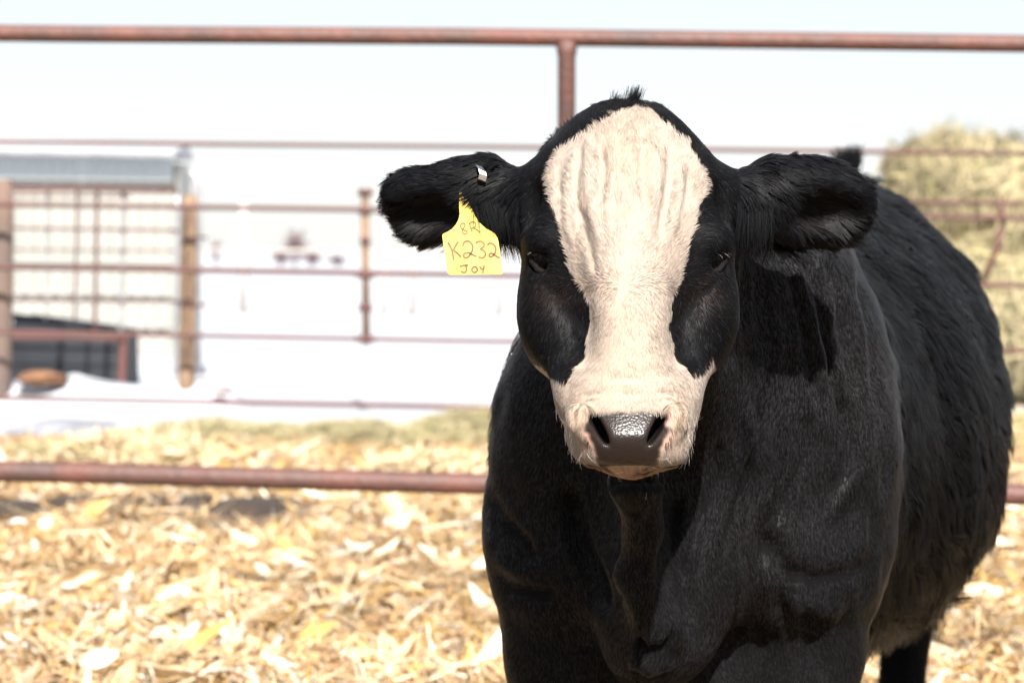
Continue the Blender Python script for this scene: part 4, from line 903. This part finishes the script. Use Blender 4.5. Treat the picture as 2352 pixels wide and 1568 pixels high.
# ================================================================ EAR TAGS
def tagpt(cx, cyy): return (976.2+cx/6.827, 430.7+cyy/6.827)
TY = 3.040
def tag_co(p, dy=0.0):                                # the tag hangs in one plane, its foot a little nearer
    Y = TY - (p[1]-442)/190*.012; v = W(p[0], p[1], Y); v.y += dy; return v
m_tag = mat('yellow_plastic', (.60, .435, .095), .38, noise_scale=38, col2=(.54, .36, .055))
m_tag.node_tree.nodes['Principled BSDF'].inputs['Subsurface Weight'].default_value = 0
m_ink = mat('faded_ink', (.11, .062, .028), .7, noise_scale=90, col2=(.19, .11, .04))
et = tag(empty('ear_tag', tag_co((1085, 445))), 'yellow plastic ear tag hand lettered K232 JOY, hanging from the ear on the left', 'ear tag')
OUT = [(1055, 436), (1054.5, 472), (1056, 492), (1053, 505), (1047, 516), (1038, 526), (1028, 532.5), (1019.5, 536), (1016.5, 538.5), (1016, 543), (1021, 580), (1027.5, 624), (1029.5, 628.5), (1034, 631),
       (1090, 630.6), (1149, 630), (1153.5, 628.5), (1154.6, 624), (1150.5, 593), (1145, 556), (1142, 545), (1136, 536), (1126, 530), (1115, 524), (1100.7, 511), (1090, 494), (1080, 472), (1074, 452), (1072, 436)]
V1 = [tag_co(p, 0) for p in OUT]; V2 = [tag_co(p, .0016) for p in OUT]; n_ = len(OUT)
pl = mesh_obj('plate', [*V1, *V2], [tuple(range(n_)), tuple(range(2*n_-1, n_-1, -1))] + [(i, n_+i, n_+(i+1) % n_, (i+1) % n_) for i in range(n_)], m_tag); under(pl, et)
pl.data.polygons.foreach_set('use_smooth', [False]*len(pl.data.polygons))
ST = {'K': [[(360, 855), (430, 985), (450, 1135)], [(520, 850), (430, 985), (500, 1015), (565, 1090)]],
      'two': [[(595, 915), (600, 870), (640, 835), (700, 840), (740, 890), (755, 950), (730, 1020), (690, 1080), (640, 1110), (605, 1085), (605, 1045), (640, 1020), (690, 1020), (740, 1050), (810, 1080)]],
      'three': [[(795, 870), (840, 840), (900, 845), (935, 890), (920, 935), (855, 965), (910, 975), (950, 1020), (945, 1070), (910, 1105), (860, 1100), (840, 1080)]],
      'two_b': [[(985, 910), (990, 875), (1040, 868), (1090, 900), (1115, 960), (1105, 1020), (1070, 1070), (1030, 1090), (1005, 1075), (1005, 1040), (1040, 1025), (1080, 1045), (1125, 1085), (1175, 1100)]],
      'J': [[(545, 1240), (600, 1218), (680, 1215)], [(640, 1218), (655, 1280), (640, 1325), (605, 1335), (565, 1310)]],
      'O': [[(775, 1235), (740, 1260), (730, 1300), (755, 1330), (795, 1330), (825, 1300), (815, 1255), (775, 1235)]],
      'Y': [[(860, 1230), (875, 1270), (905, 1285), (925, 1255)], [(928, 1222), (915, 1290), (905, 1345)]],
      'B': [[(585, 555), (550, 590), (560, 640), (620, 670), (665, 690), (660, 725), (620, 735), (580, 700), (590, 650), (630, 600), (625, 565), (585, 555)]],
      'R': [[(690, 570), (740, 530), (795, 550), (800, 600), (750, 640), (715, 640)], [(700, 560), (712, 620), (735, 690)], [(770, 635), (830, 670), (865, 710)]]}
def stroke(mbk, pts, w):
    L_ = []; R_ = []
    fine = []
    for a_, b2 in zip(pts[:-1], pts[1:]):
        for t in (0, .5): fine.append((a_[0]+(b2[0]-a_[0])*t, a_[1]+(b2[1]-a_[1])*t))
    fine.append(pts[-1]); sm = [fine[0]] + [((fine[i-1][0]+2*fine[i][0]+fine[i+1][0])/4, (fine[i-1][1]+2*fine[i][1]+fine[i+1][1])/4) for i in range(1, len(fine)-1)] + [fine[-1]]
    for i, p_ in enumerate(sm):
        a_ = sm[max(i-1, 0)]; b2 = sm[min(i+1, len(sm)-1)]; dx, dy = b2[0]-a_[0], b2[1]-a_[1]; dl = math.hypot(dx, dy) or 1
        ox, oy = -dy/dl*w/2, dx/dl*w/2; L_.append(tag_co(tagpt(p_[0]+ox, p_[1]+oy), -.0005)); R_.append(tag_co(tagpt(p_[0]-ox, p_[1]-oy), -.0005))
    k_ = len(sm); mbk.add(L_+R_, [(i, k_+i, k_+i+1, i+1) for i in range(k_-1)])
for nm_, ss in ST.items():
    mk = MB(); [stroke(mk, s_, 30 if nm_ in 'KJOY' or 'o' in nm_ or 'three' in nm_ else 20) for s_ in ss]
    under(mk.build('letter', m_ink, None), et)
m_al = mat('bright_aluminium', (.78, .79, .82), .28, 1.0, bump=.3, bump_scale=500)
cl = MB(); pts = [(1101, 381, .010), (1107, 392, -.004), (1110, 402, -.008), (1107, 414, -.005), (1103, 420, .012)]
Vv = []
for x_, y_, dy in pts:
    for w_ in (-1, 1):
        for th_ in (0, .0011): v = W(x_+w_*8.5, y_+w_*3.4, 3.030); v.y += dy*.9+th_; Vv.append(v)
F_ = []
for i in range(len(pts)-1):
    b0 = i*4; F_ += [(b0, b0+4, b0+6, b0+2), (b0+1, b0+3, b0+7, b0+5), (b0, b0+1, b0+5, b0+4), (b0+2, b0+6, b0+7, b0+3)]
F_ += [(0, 2, 3, 1), (16, 17, 19, 18)]
cl.add(Vv, F_); o = cl.build('ear_clip', m_al, None); tag(o, 'small bright metal clip tag pinched over the edge of the ear on the left', 'ear clip')
